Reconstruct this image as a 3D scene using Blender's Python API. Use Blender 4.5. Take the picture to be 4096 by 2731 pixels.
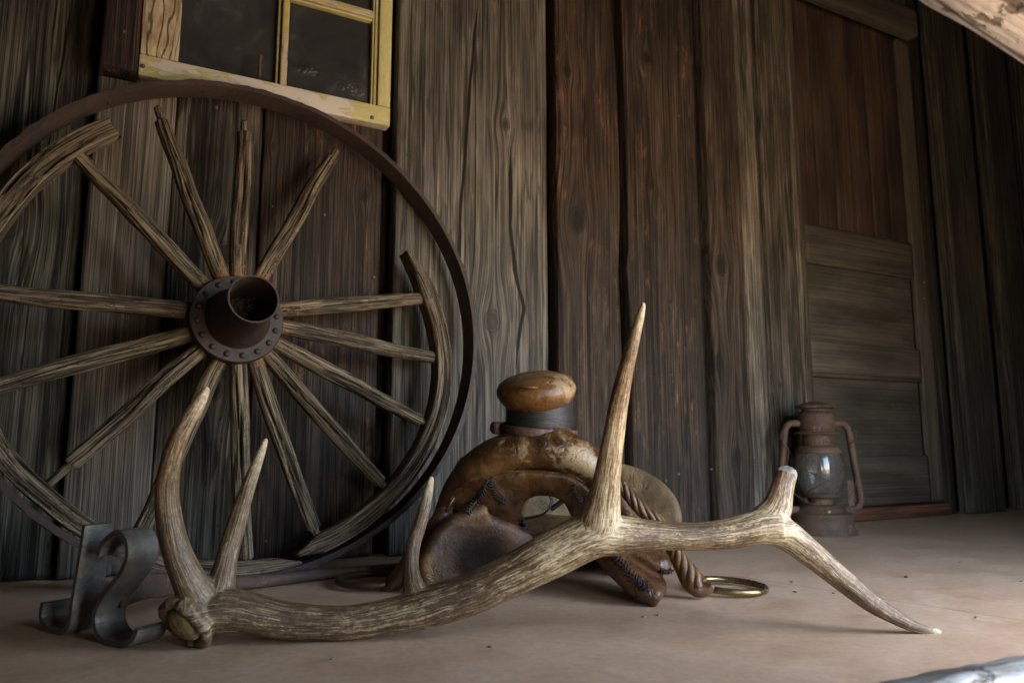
import bpy, math, random
import numpy as np
from mathutils import Vector

for o in list(bpy.data.objects):
    bpy.data.objects.remove(o, do_unlink=True)
SC = bpy.context.scene
COL = SC.collection
R = math.radians

# ------------------------------------------------------------------ camera
S = 1.12
F = 2904.0                                  # focal length in photo pixels (4096 wide)
YAW, PIT = R(27.42), R(7.91)
CAM = np.array([0.0, -1.605 * S, 0.25 * S])
FW = np.array([math.sin(YAW) * math.cos(PIT), math.cos(YAW) * math.cos(PIT), math.sin(PIT)])
RT = np.array([math.cos(YAW), -math.sin(YAW), 0.0])
UP = np.cross(RT, FW)
cd = bpy.data.cameras.new('camera')
cam = bpy.data.objects.new('camera', cd)
COL.objects.link(cam)
cam.location = CAM
cam.rotation_euler = (R(90) + PIT, 0, -YAW)
cd.sensor_width = 36.0
cd.lens = 36.0 * F / 4096.0
cd.clip_start, cd.clip_end = 0.02, 3000
cd.dof.use_dof = True
cd.dof.focus_distance = 1.30
cd.dof.aperture_fstop = 6.3
SC.camera = cam

# ------------------------------------------------------------------ light
SUN_EL, SUN_AZ = R(62.5), R(150)              # azimuth measured clockwise from +y
wd = bpy.data.worlds.new("World")
SC.world = wd
wd.use_nodes = True
nt = wd.node_tree
sky = nt.nodes.new('ShaderNodeTexSky')
sky.sky_type = 'NISHITA'
sky.sun_disc = False
sky.sun_elevation = SUN_EL
sky.sun_rotation = SUN_AZ
bg = nt.nodes['Background']
bg.inputs['Strength'].default_value = 0.12
nt.links.new(sky.outputs[0], bg.inputs['Color'])
sl = bpy.data.lights.new('sun', 'SUN')
sun = bpy.data.objects.new('sun', sl)
COL.objects.link(sun)
sl.energy = 3.0
sl.angle = R(0.5)
sl.color = (1.0, 0.95, 0.86)
sd = Vector((math.sin(SUN_AZ) * math.cos(SUN_EL), math.cos(SUN_AZ) * math.cos(SUN_EL), math.sin(SUN_EL)))
sun.rotation_euler = sd.to_track_quat('Z', 'Y').to_euler()
vs = SC.view_settings
vs.view_transform = 'Standard'
vs.look = 'None'
vs.gamma = 1.0
vs.exposure = 4.68
vs.use_white_balance = True                # camera set for open shade
vs.white_balance_temperature = 7100
vs.white_balance_tint = 10
SC.cycles.use_denoising = True
SC.cycles.denoising_prefilter = 'NONE'
SC.cycles.denoising_quality = 'HIGH'
SC.cycles.use_adaptive_sampling = False
SC.cycles.use_guiding = True
SC.cycles.guiding_training_samples = 64
SC.cycles.max_bounces = 10
SC.cycles.diffuse_bounces = 6
SC.cycles.caustics_reflective = False
SC.cycles.caustics_refractive = False


# ------------------------------------------------------------------ helpers
def ray(px, py):
    return FW + RT * (px - 2048) / F - UP * (py - 1365.5) / F


def at(px, py, z):                           # the point seen at a photo pixel, z metres in front of the lens
    return CAM + ray(px, py) * z


def onfloor(px, py, z=0.0):
    d = ray(px, py)
    return CAM + d * (z - CAM[2]) / d[2]


def onplane(px, py, p0, n):
    d = ray(px, py)
    return CAM + d * (np.dot(p0 - CAM, n) / np.dot(d, n))


def hash3(ix, iy, iz, seed):
    h = (ix * 374761393 + iy * 668265263 + iz * 2147483647 + seed * 1274126177) & 0xFFFFFFFF
    h = ((h ^ (h >> 13)) * 1274126177) & 0xFFFFFFFF
    h = h ^ (h >> 16)
    return (h & 0xFFFFFF) / float(0xFFFFFF)


def vnoise(p, seed=0):
    p = np.asarray(p, float)
    i = np.floor(p).astype(np.int64)
    f = p - i
    f = f * f * (3 - 2 * f)
    r = 0
    for dx in (0, 1):
        for dy in (0, 1):
            for dz in (0, 1):
                w = (f[..., 0] if dx else 1 - f[..., 0]) * (f[..., 1] if dy else 1 - f[..., 1]) * (f[..., 2] if dz else 1 - f[..., 2])
                r = r + w * hash3(i[..., 0] + dx, i[..., 1] + dy, i[..., 2] + dz, seed)
    return r


def fbm(p, seed=0, octv=4):
    p = np.asarray(p, float)
    a, r, t = 1.0, 0, 0
    for k in range(octv):
        r = r + a * vnoise(p * 2 ** k, seed + k * 17)
        t += a
        a *= 0.5
    return r / t - 0.5


def thing(name, label, cat, loc, group=None):
    o = bpy.data.objects.new(name, None)
    COL.objects.link(o)
    o.empty_display_size = 0.05
    o.location = loc
    o['label'] = label
    o['category'] = cat
    if group:
        o['group'] = group
    return o


def root_loc(parent):
    l = np.zeros(3)
    while parent is not None:
        l = l + np.array(parent.location)
        parent = parent.parent
    return l


def mesh(name, V, Fc, mat, parent=None, attrs=None, smooth=True, origin=None, label=None):
    V = np.asarray(V, float)
    off = root_loc(parent) if parent is not None else (np.array(origin) if origin is not None else np.zeros(3))
    me = bpy.data.meshes.new(name)
    me.from_pydata((V - off).tolist(), [], [list(map(int, f)) for f in Fc])
    if smooth:
        me.polygons.foreach_set('use_smooth', [True] * len(me.polygons))
    for k, a in (attrs or {}).items():
        a = np.asarray(a, float)
        if a.ndim == 1:
            me.attributes.new(k, 'FLOAT', 'POINT').data.foreach_set('value', a.astype(np.float32))
        else:
            me.attributes.new(k, 'FLOAT_VECTOR', 'POINT').data.foreach_set('vector', a.astype(np.float32).ravel())
    me.update()
    if mat is not None:
        me.materials.append(mat)
    o = bpy.data.objects.new(name, me)
    COL.objects.link(o)
    if parent is not None:
        o.parent = parent
    elif origin is not None:
        o.location = origin
    if label:
        o['label'] = label
    return o


def tagm(o, label, cat, group=None):
    o['label'] = label
    o['category'] = cat
    if group:
        o['group'] = group
    return o


def sharp(o, ang=35):
    """keep crease edges crisp on a smooth-shaded mesh"""
    me = o.data
    fn = np.array([p.normal[:] for p in me.polygons])
    e2f = {}
    for p in me.polygons:
        for k in p.edge_keys:
            e2f.setdefault(k, []).append(p.index)
    c = math.cos(R(ang))
    flags = [False] * len(me.edges)
    for e in me.edges:
        fs = e2f.get(tuple(sorted(e.vertices)), [])
        if len(fs) != 2 or np.dot(fn[fs[0]], fn[fs[1]]) < c:
            flags[e.index] = True
    a = me.attributes.get('sharp_edge') or me.attributes.new('sharp_edge', 'BOOLEAN', 'EDGE')
    a.data.foreach_set('value', flags)
    return o


def unit(v):
    v = np.asarray(v, float)
    return v / (np.linalg.norm(v) + 1e-12)


def spline(P, n):
    """Catmull-Rom through the rows of P, n samples spread by length"""
    P = np.asarray(P, float)
    Q = np.vstack([2 * P[0] - P[1], P, 2 * P[-1] - P[-2]])
    out = []
    m = 24
    for i in range(len(P) - 1):
        p0, p1, p2, p3 = Q[i], Q[i + 1], Q[i + 2], Q[i + 3]
        for t in np.linspace(0, 1, m, endpoint=False):
            out.append(0.5 * (2 * p1 + (p2 - p0) * t + (2 * p0 - 5 * p1 + 4 * p2 - p3) * t * t + (3 * p1 - p0 - 3 * p2 + p3) * t ** 3))
    out.append(P[-1])
    out = np.array(out)
    d = np.r_[0, np.cumsum(np.linalg.norm(np.diff(out[:, :3], axis=0), axis=1))]
    s = np.linspace(0, d[-1], n)
    return np.stack([np.interp(s, d, out[:, k]) for k in range(out.shape[1])], 1)


def frames(P, up=None):
    T = np.gradient(P, axis=0)
    T /= np.linalg.norm(T, axis=1)[:, None] + 1e-12
    n = np.array(up if up is not None else ([0, 0, 1] if abs(T[0][2]) < 0.9 else [1, 0, 0]), float)
    n = unit(n - T[0] * np.dot(n, T[0]))
    Ns = [n]
    for i in range(1, len(P)):
        if up is not None:
            n = np.array(up, float)
        n = unit(n - T[i] * np.dot(n, T[i]))
        Ns.append(n)
    Ns = np.array(Ns)
    return T, Ns, np.cross(T, Ns)


def tube(P, rad, ns=16, asp=1.0, up=None, cap=True, prof=None, rfun=None, closed=False):
    """sweep; rad along the normal, rad*asp along the binormal; prof = list of (n,b) unit outline points"""
    P = np.asarray(P, float)
    m = len(P)
    rad = np.broadcast_to(np.asarray(rad, float), (m,))
    if closed:
        PP = np.vstack([P[-1], P, P[0]])
        T, N, B = frames(PP, up)
        T, N, B = T[1:-1], N[1:-1], B[1:-1]
    else:
        T, N, B = frames(P, up)
    if prof is None:
        th = np.linspace(0, 2 * math.pi, ns, endpoint=False)
        prof = np.stack([np.cos(th), np.sin(th)], 1)
    prof = np.asarray(prof, float)
    ns = len(prof)
    th = np.arctan2(prof[:, 1], prof[:, 0])
    L = np.r_[0, np.cumsum(np.linalg.norm(np.diff(P, axis=0), axis=1))]
    V, lc = [], []
    for i in range(m):
        k = np.ones(ns) if rfun is None else rfun(th, L[i], i / (m - 1))
        a = prof[:, 0] * rad[i] * k
        b = prof[:, 1] * rad[i] * asp * k
        V.append(P[i] + a[:, None] * N[i] + b[:, None] * B[i])
        lc.append(np.stack([a, b, np.full(ns, L[i])], 1))
    V = np.concatenate(V)
    lc = np.concatenate(lc)
    Fc = []
    mm = m if closed else m - 1
    for i in range(mm):
        j2 = (i + 1) % m
        for j in range(ns):
            k = (j + 1) % ns
            Fc.append((i * ns + j, i * ns + k, j2 * ns + k, j2 * ns + j))
    if cap and not closed:
        Fc.append(tuple(range(ns - 1, -1, -1)))
        Fc.append(tuple((m - 1) * ns + j for j in range(ns)))
    return V, Fc, lc


def lathe(prof, o, axis=(0, 0, 1), n=48, xa=None):
    """prof: (radius, height along axis); rings closed at r = 0"""
    ax = unit(axis)
    x = unit(np.cross([0, 1, 0.01] if xa is None else xa, ax))
    y = np.cross(ax, x)
    th = np.linspace(0, 2 * math.pi, n, endpoint=False)
    V, Fc = [], []
    for r, h in prof:
        V.append(np.array(o) + h * ax + max(r, 1e-5) * (np.cos(th)[:, None] * x + np.sin(th)[:, None] * y))
    V = np.concatenate(V)
    for i in range(len(prof) - 1):
        for j in range(n):
            k = (j + 1) % n
            Fc.append((i * n + j, i * n + k, (i + 1) * n + k, (i + 1) * n + j))
    return V, Fc


def join(parts):
    V, Fc, A, off = [], [], [], 0
    for p in parts:
        V.append(np.asarray(p[0]))
        Fc += [tuple(int(i) + off for i in f) for f in p[1]]
        if len(p) > 2:
            A.append(p[2])
        off += len(p[0])
    if A:
        return np.concatenate(V), Fc, np.concatenate(A)
    return np.concatenate(V), Fc


def sphere(c, r, n=12, sc=(1, 1, 1)):
    V, Fc = lathe([(r * math.sin(t), -r * math.cos(t)) for t in np.linspace(0.001, math.pi - 0.001, n)], (0, 0, 0), n=n * 2)
    return np.array(c) + V * np.array(sc), Fc + [tuple(range(n * 2 - 1, -1, -1)), tuple((n - 1) * n * 2 + j for j in range(n * 2))]


def rbox(c, half, ax=None, r=0.004, seg=2):
    """box with rounded edges, half sizes along the rows of ax"""
    ax = np.eye(3) if ax is None else np.asarray(ax, float)
    bm_pts = []
    half = np.asarray(half, float)
    r = min(r, half.min() * 0.9)
    m = 2 * seg + 2
    g = lambda h: np.r_[-h + r - r * np.cos(np.linspace(0, math.pi / 2, seg + 1)) * 1, h - r + r * np.cos(np.linspace(math.pi / 2, 0, seg + 1))]
    # rounded cube by projecting a gridded cube
    import itertools
    V, Fc, idx = [], [], {}
    def vid(p):
        k = tuple(np.round(p, 7))
        if k not in idx:
            idx[k] = len(V)
            q = np.clip(p, -half + r, half - r)
            d = p - q
            l = np.linalg.norm(d)
            V.append(q + (d / l * r if l > 1e-9 else 0))
        return idx[k]
    for a in range(3):
        b, c2 = (a + 1) % 3, (a + 2) % 3
        gb, gc = g(half[b]), g(half[c2])
        for s in (-1, 1):
            for i in range(len(gb) - 1):
                for j in range(len(gc) - 1):
                    q = []
                    for u, v in ((i, j), (i + 1, j), (i + 1, j + 1), (i, j + 1)):
                        p = np.zeros(3)
                        p[a], p[b], p[c2] = s * half[a], gb[u], gc[v]
                        q.append(vid(p))
                    Fc.append(tuple(q if s > 0 else q[::-1]))
    V = np.array(V)
    return np.array(c) + V @ ax, Fc, V


def remesh(parts, voxel, smooth=4):
    V, Fc = join([(p[0], p[1]) for p in parts])[:2]
    me = bpy.data.meshes.new('tmp')
    me.from_pydata(np.asarray(V).tolist(), [], [list(f) for f in Fc])
    ob = bpy.data.objects.new('tmp', me)
    COL.objects.link(ob)
    md = ob.modifiers.new('r', 'REMESH')
    md.mode = 'VOXEL'
    md.voxel_size = voxel
    bpy.context.view_layer.update()
    dg = bpy.context.evaluated_depsgraph_get()
    m2 = bpy.data.meshes.new_from_object(ob.evaluated_get(dg))
    n = len(m2.vertices)
    V = np.empty(n * 3)
    m2.vertices.foreach_get('co', V)
    V = V.reshape(-1, 3)
    E = np.empty(len(m2.edges) * 2, dtype=np.int64)
    m2.edges.foreach_get('vertices', E)
    E = E.reshape(-1, 2)
    Fc = [tuple(p.vertices) for p in m2.polygons]
    bpy.data.objects.remove(ob, do_unlink=True)
    bpy.data.meshes.remove(me)
    bpy.data.meshes.remove(m2)
    deg = np.bincount(E.ravel(), minlength=n)[:, None]
    for it in range(smooth):
        A = np.zeros_like(V)
        for k in range(3):
            A[:, k] = np.bincount(E[:, 0], V[E[:, 1], k], n) + np.bincount(E[:, 1], V[E[:, 0], k], n)
        V = V * 0.5 + 0.5 * A / np.maximum(deg, 1)
    return V, Fc, E


def normals(V, Fc):
    Q = np.array([f[:3] for f in Fc])
    n = np.cross(V[Q[:, 1]] - V[Q[:, 0]], V[Q[:, 2]] - V[Q[:, 0]])
    N = np.zeros_like(V)
    for k in range(3):
        for c in range(3):
            N[:, k] += np.bincount(Q[:, c], n[:, k], len(V))
    return N / (np.linalg.norm(N, axis=1)[:, None] + 1e-12)


# ------------------------------------------------------------------ material helper
class G:
    def __init__(s, name):
        s.m = bpy.data.materials.new(name)
        s.m.use_nodes = True
        s.t = s.m.node_tree
        s.b = s.t.nodes['Principled BSDF']

    def n(s, typ, ins=None, **pr):
        nd = s.t.nodes.new(typ)
        for k, v in pr.items():
            setattr(nd, k, v)
        for k, v in (ins or {}).items():
            s.put(nd.inputs[k], v)
        return nd

    def put(s, sock, v):
        if hasattr(v, 'node'):
            s.t.links.new(v, sock)
        elif isinstance(v, (tuple, list)):
            if sock.type == 'RGBA' and len(v) == 3:
                v = (*v, 1)
            sock.default_value = v
        else:
            sock.default_value = v

    def attr(s, name, out='Vector'):
        return s.n('ShaderNodeAttribute', attribute_name=name).outputs[out]

    def obj(s):
        return s.n('ShaderNodeTexCoord').outputs['Object']

    def math(s, op, a, b=0.0, c=0.0, clamp=False):
        return s.n('ShaderNodeMath', {0: a, 1: b, 2: c}, operation=op, use_clamp=clamp).outputs[0]

    def vm(s, op, a, b=(0, 0, 0)):
        nd = s.n('ShaderNodeVectorMath', {0: a, 1: b}, operation=op)
        return nd.outputs['Value' if op in ('LENGTH', 'DISTANCE', 'DOT_PRODUCT') else 'Vector']

    def sc(s, v, k):
        return s.vm('MULTIPLY', v, k)

    def xyz(s, v):
        o = s.n('ShaderNodeSeparateXYZ', {0: v}).outputs
        return o[0], o[1], o[2]

    def comb(s, x, y, z):
        return s.n('ShaderNodeCombineXYZ', {0: x, 1: y, 2: z}).outputs[0]

    def noise(s, v, scale=1.0, detail=4.0, rough=0.55, dist=0.0, out=0):
        return s.n('ShaderNodeTexNoise', {'Vector': v, 'Scale': scale, 'Detail': detail, 'Roughness': rough, 'Distortion': dist}).outputs[out]

    def vor(s, v, scale=1.0, feature='F1', rnd=1.0):
        return s.n('ShaderNodeTexVoronoi', {'Vector': v, 'Scale': scale, 'Randomness': rnd}, feature=feature).outputs['Distance']

    def mr(s, v, a, b, c=0.0, d=1.0, smooth=True):
        return s.n('ShaderNodeMapRange', {0: v, 1: a, 2: b, 3: c, 4: d}, interpolation_type='SMOOTHSTEP' if smooth else 'LINEAR').outputs[0]

    def ramp(s, f, stops, interp='LINEAR'):
        nd = s.n('ShaderNodeValToRGB', {0: f})
        cr = nd.color_ramp
        cr.interpolation = interp
        while len(cr.elements) < len(stops):
            cr.elements.new(0.5)
        for e, (p, c) in zip(cr.elements, stops):
            e.position = p
            e.color = (*c, 1) if len(c) == 3 else c
        return nd.outputs[0]

    def mix(s, f, a, b, blend='MIX'):
        nd = s.n('ShaderNodeMix', data_type='RGBA', blend_type=blend)
        s.put(nd.inputs[0], f)
        s.put(nd.inputs[6], a)
        s.put(nd.inputs[7], b)
        return nd.outputs[2]

    def bump(s, h, strength=1.0, dist=0.001, normal=None):
        i = {'Height': h, 'Strength': strength, 'Distance': dist}
        if normal is not None:
            i['Normal'] = normal
        return s.n('ShaderNodeBump', i).outputs[0]

    def rnd(s):
        return s.n('ShaderNodeObjectInfo').outputs['Random']

    def done(s, color, rough, normal=None, metal=0.0, spec=0.5, **kw):
        s.put(s.b.inputs['Base Color'], color)
        s.put(s.b.inputs['Roughness'], rough)
        s.put(s.b.inputs['Metallic'], metal)
        s.put(s.b.inputs['Specular IOR Level'], spec)
        if normal is not None:
            s.put(s.b.inputs['Normal'], normal)
        for k, v in kw.items():
            s.put(s.b.inputs[k.replace('_', ' ')], v)
        return s.m


def mul(c, k):
    return tuple(x * k for x in c)


def plank_mat(name, a, b, c2=None, scuff=(0.30, 0.14, 0.06), scuff_amt=0.0, fine=1.0, checks=1.0, stain=0.5, bump=1.0, con=1.0):
    """old sawn board: lc = (across grain, depth, along grain); kn = knot; ck = drawn cracks; tn = second weathering tone"""
    a, b, scuff = mul(a, 0.98), mul(b, 0.80), mul(scuff, 0.85)
    c2 = mul(c2, 0.92) if c2 else None
    g = G(name)
    p = g.attr('lc')
    x, y, z = g.xyz(p)
    fine1 = g.noise(g.sc(p, (360 * fine, 60, 1.6)), 1, 2, 0.7)
    mid = g.noise(g.sc(p, (210 * fine, 40, 0.9)), 1, 1, 0.5)
    fib = g.noise(g.sc(p, (900, 90, 9)), 1, 2, 0.6)
    band = g.math('ADD', g.math('MULTIPLY', g.noise(g.sc(p, (60 * fine, 20, 0.8)), 1, 3, 0.6), 0.45), g.math('MULTIPLY', mid, 0.55))
    broad = g.noise(g.sc(p, (9, 9, 2.2)), 1, 4, 0.6)
    blot = g.noise(g.sc(p, (26, 26, 9)), 1, 6, 0.7)
    col = g.ramp(band, [(0.5 - 0.16 / con, b), (0.5, tuple(i * .55 + j * .45 for i, j in zip(a, b))), (0.5 + 0.15 / con, a)])
    if c2:
        col2 = g.ramp(band, [(0.38, mul(c2, 0.6)), (0.62, c2)])
        col = g.mix(g.attr('tn', 'Fac'), col, col2)
    fine_d = g.mr(fine1, 0.5 - 0.11 / con, 0.5 + 0.09 / con, 0.36, 1.30, False)
    col = g.mix(1.0, col, g.comb(fine_d, fine_d, fine_d), 'MULTIPLY')
    fb = g.mr(fib, 0.5 - 0.14 / con, 0.5 + 0.14 / con, 0.55, 1.42, False)
    col = g.mix(1.0, col, g.comb(fb, fb, fb), 'MULTIPLY')
    br = g.math('MULTIPLY', g.mr(broad, 0.33, 0.68, 1.0 - stain, 1.12), g.mr(g.rnd(), 0, 1, 0.84, 1.16, False))
    col = g.mix(1.0, col, g.comb(br, br, br), 'MULTIPLY')
    if scuff_amt > 0:
        sm = g.mr(g.noise(g.sc(p, (50, 50, 13)), 1, 7, 0.72), 0.62 - 0.1 * scuff_amt, 0.72)
        reg = g.mr(g.noise(g.sc(p, (7, 7, 3.5)), 1, 3, 0.5), 0.5 - 0.14 * scuff_amt, 0.66)
        scr = g.mr(g.noise(g.vm('ADD', g.sc(p, (40, 40, 260)), g.sc(g.noise(g.sc(p, (6, 6, 6)), 1, 2, out=1), (9, 9, 9))), 1, 3, 0.6), 0.67, 0.73)
        f = g.math('MULTIPLY', g.math('MAXIMUM', sm, g.math('MULTIPLY', scr, 0.8)), g.math('MULTIPLY', reg, min(1, 0.55 + 0.25 * scuff_amt)))
        col = g.mix(f, col, scuff)
    # checks: thin dark lines that wander along the grain
    w = g.noise(g.sc(p, (30, 30, 1.6)), 1, 3, 0.5)
    chk = g.math('ABSOLUTE', g.math('SUBTRACT', g.noise(g.sc(p, (42, 12, 1.5)), 1, 2, 0.5), 0.5))
    thin = g.math('MULTIPLY', g.mr(chk, 0.020, 0.075, 1, 0), g.mr(w, 0.50, 0.57))
    chk2 = g.math('ABSOLUTE', g.math('SUBTRACT', g.noise(g.sc(p, (110, 30, 4.5)), 1, 2, 0.5), 0.5))
    thin2 = g.math('MULTIPLY', g.mr(chk2, 0.04, 0.15, 0.75, 0), g.mr(g.noise(g.sc(p, (24, 24, 5)), 1, 3), 0.50, 0.60))
    chk3 = g.math('ABSOLUTE', g.math('SUBTRACT', g.noise(g.sc(p, (210, 40, 5)), 1, 1, 0.5), 0.5))
    thin2 = g.math('MAXIMUM', thin2, g.math('MULTIPLY', g.mr(chk3, 0.05, 0.22, 0.5, 0), g.mr(g.noise(g.sc(p, (18, 18, 3)), 1, 3), 0.42, 0.62)))
    pit = g.math('MULTIPLY', g.mr(g.vor(g.sc(p, (60, 20, 16)), 1), 0.05, 0.16, 1, 0), g.mr(g.noise(g.sc(p, (11, 11, 4)), 1, 2), 0.54, 0.6))
    thin2 = g.math('MAXIMUM', thin2, pit)
    thin = g.math('MAXIMUM', thin, thin2)
    thin = g.math('MULTIPLY', thin, checks)
    ck = g.attr('ck')
    cx, cy2, cz = g.xyz(ck)
    cmin = g.math('MINIMUM', g.math('MINIMUM', g.math('ABSOLUTE', cx), g.math('ABSOLUTE', cy2)), g.math('ABSOLUTE', cz))
    crack = g.mr(cmin, 0.55, 1.15, 1, 0)
    kn = g.attr('kn', 'Fac')
    rings = g.math('SINE', g.math('MULTIPLY', g.math('ADD', kn, g.math('MULTIPLY', fine1, 0.10)), 46))
    kmask = g.mr(kn, 0.35, 0.62)
    kc = g.mix(g.mr(rings, -1, 1, 0.2, 0.8), mul(b, 0.22), mul(b, 0.8))
    col = g.mix(g.math('MULTIPLY', kmask, 0.92), col, kc)
    krim = g.math('MULTIPLY', g.mr(kn, 0.22, 0.36), g.mr(kn, 0.36, 0.46, 1, 0))
    col = g.mix(g.math('MULTIPLY', krim, 0.7), col, mul(b, 0.3))
    dark = g.math('MAXIMUM', g.math('MULTIPLY', thin, 0.75), crack)
    col = g.mix(dark, col, (0.008, 0.006, 0.005))
    h = g.math('ADD', g.math('MULTIPLY', fine1, 0.5), g.math('MULTIPLY', band, 0.55))
    h = g.math('SUBTRACT', h, g.math('MULTIPLY', dark, 1.6))
    h = g.math('ADD', h, g.math('MULTIPLY', g.math('MULTIPLY', kmask, rings), 0.12))
    nrm = g.bump(h, 0.5 * bump, 0.0022)
    nrm = g.bump(fib, 0.2 * bump, 0.0005, nrm)
    return g.done(col, g.mr(fine1, 0.3, 0.7, 0.85, 0.62), nrm, spec=0.25)


M = {}
GREY_A, GREY_B = (0.235, 0.212, 0.182), (0.106, 0.094, 0.079)
M['grey'] = plank_mat('grey barn wood', GREY_A, GREY_B, stain=0.42, checks=1.0, con=0.75)
M['green'] = plank_mat('green grey barn wood', (0.135, 0.126, 0.098), (0.048, 0.045, 0.035), fine=0.6, checks=1.2, stain=0.5)
M['mauve'] = plank_mat('smooth grey barn wood', (0.200, 0.165, 0.135), (0.090, 0.074, 0.060), fine=1.1, checks=0.3, stain=0.45, con=0.75)
M['cool'] = plank_mat('dark grey barn wood', (0.130, 0.110, 0.084), (0.046, 0.038, 0.029), fine=0.8, checks=1.4, stain=0.5)
M['brown'] = plank_mat('dark brown barn wood', (0.090, 0.063, 0.046), (0.028, 0.019, 0.014), c2=(0.080, 0.058, 0.044), scuff_amt=0.9, stain=0.5)
M['red'] = plank_mat('red brown barn wood', (0.100, 0.065, 0.045), (0.030, 0.019, 0.014), c2=(0.085, 0.058, 0.042), scuff_amt=1.0, stain=0.5)
M['brown2'] = plank_mat('brown barn wood', (0.098, 0.071, 0.052), (0.032, 0.023, 0.017), c2=(0.23, 0.20, 0.158), scuff_amt=0.45, stain=0.45)
M['tan'] = plank_mat('tan barn wood', (0.185, 0.155, 0.120), (0.075, 0.060, 0.045), scuff=(0.19, 0.10, 0.05), scuff_amt=0.3, stain=0.4)
M['edge'] = plank_mat('dark back board wood', (0.036, 0.027, 0.020), (0.012, 0.009, 0.007), fine=0.7, stain=0.4)
M['frame'] = plank_mat('charred red board wood', (0.060, 0.034, 0.026), (0.020, 0.012, 0.010), scuff=(0.2, 0.13, 0.08), scuff_amt=0.6, checks=1.5, stain=0.4)
M['door'] = plank_mat('door oak', (0.125, 0.106, 0.082), (0.072, 0.060, 0.047), checks=0.15, stain=0.4, bump=0.5, con=0.38)
M['dpanel'] = plank_mat('door panel oak', (0.115, 0.098, 0.077), (0.068, 0.058, 0.046), scuff=(0.17, 0.145, 0.11), scuff_amt=0.6, checks=0.1, stain=0.45, bump=0.5, con=0.30)
M['dboard'] = plank_mat('door board pine', (0.098, 0.060, 0.040), (0.046, 0.029, 0.020), checks=0.35, stain=0.55, bump=0.6, con=0.6)
M['sill'] = plank_mat('red sill wood', (0.16, 0.066, 0.036), (0.09, 0.036, 0.02), checks=0.1, stain=0.3, bump=0.5)
M['far'] = plank_mat('far grey barn wood', (0.105, 0.097, 0.080), (0.045, 0.041, 0.033), checks=0.4, stain=0.4)


def spoke_mat():
    g = G('cracked spoke wood')
    p = g.attr('lc')
    x, y, z = g.xyz(p)
    q = g.vm('ADD', p, g.comb(g.math('MULTIPLY', g.rnd(), 7.0), 0, g.math('MULTIPLY', g.rnd(), 31.0)))
    fine = g.noise(g.sc(q, (330, 330, 9)), 1, 5, 0.65)
    band = g.noise(g.sc(q, (120, 120, 4)), 1, 4, 0.6)
    cross = g.vor(g.sc(q, (180, 180, 60)), 1, 'DISTANCE_TO_EDGE')
    cx = g.math('MULTIPLY', g.mr(cross, 0.0, 0.10, 1, 0), g.mr(g.noise(g.sc(q, (25, 25, 10)), 1, 3), 0.48, 0.6))
    col = g.ramp(band, [(0.30, (0.042, 0.030, 0.020)), (0.5, (0.135, 0.102, 0.068)), (0.68, (0.265, 0.205, 0.135))])
    d = g.mr(fine, 0.39, 0.57, 0.10, 1.18)
    col = g.mix(1, col, g.comb(d, d, d), 'MULTIPLY')
    col = g.mix(g.math('MULTIPLY', cx, 0.75), col, (0.02, 0.015, 0.011))
    gv = g.attr('gv', 'Fac')
    col = g.mix(g.math('MULTIPLY', gv, 0.85), col, (0.014, 0.010, 0.008))
    lich = g.attr('li', 'Fac')
    ln = g.noise(g.sc(q, (150, 150, 120)), 1, 3, 0.6)
    ln2 = g.noise(g.sc(q, (55, 55, 40)), 1, 4, 0.6)
    lm = g.mr(g.math('ADD', g.math('MULTIPLY', ln, 0.5), g.math('ADD', g.math('MULTIPLY', ln2, 0.5), lich)), 0.615, 0.665)
    lcol = g.ramp(ln, [(0.4, (0.20, 0.065, 0.015)), (0.6, (0.23, 0.11, 0.025)), (0.72, (0.26, 0.20, 0.09))])
    col = g.mix(g.math('MULTIPLY', lm, 0.75), col, lcol)
    h = g.math('ADD', g.math('MULTIPLY', fine, 1.0), g.math('ADD', g.math('MULTIPLY', cx, -0.8), g.math('MULTIPLY', lm, 0.3)))
    return g.done(col, 0.85, g.bump(h, 0.5, 0.002), spec=0.2)


M['spoke'] = spoke_mat()


def rust_mat(name, c, c2, rough=0.75, scale=60, metal=0.0, spot=0.3, spotc=(0.16, 0.075, 0.04), bump=0.4, spec=0.35):
    g = G(name)
    p = g.obj()
    n1 = g.noise(p, scale, 6, 0.7)
    n2 = g.noise(p, scale * 0.2, 4, 0.6)
    n3 = g.noise(p, scale * 4, 4, 0.7)
    col = g.mix(g.mr(n2, 0.35, 0.65), c, c2)
    col = g.mix(g.math('MULTIPLY', g.mr(n1, 0.56, 0.70), spot), col, spotc)
    d = g.mr(n3, 0.3, 0.7, 0.75, 1.2)
    col = g.mix(1, col, g.comb(d, d, d), 'MULTIPLY')
    h = g.math('ADD', n1, g.math('MULTIPLY', n3, 0.4))
    return g.done(col, g.mr(n1, 0.35, 0.7, rough - 0.12, rough + 0.1), g.bump(h, bump, 0.0025), metal=metal, spec=spec)


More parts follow.
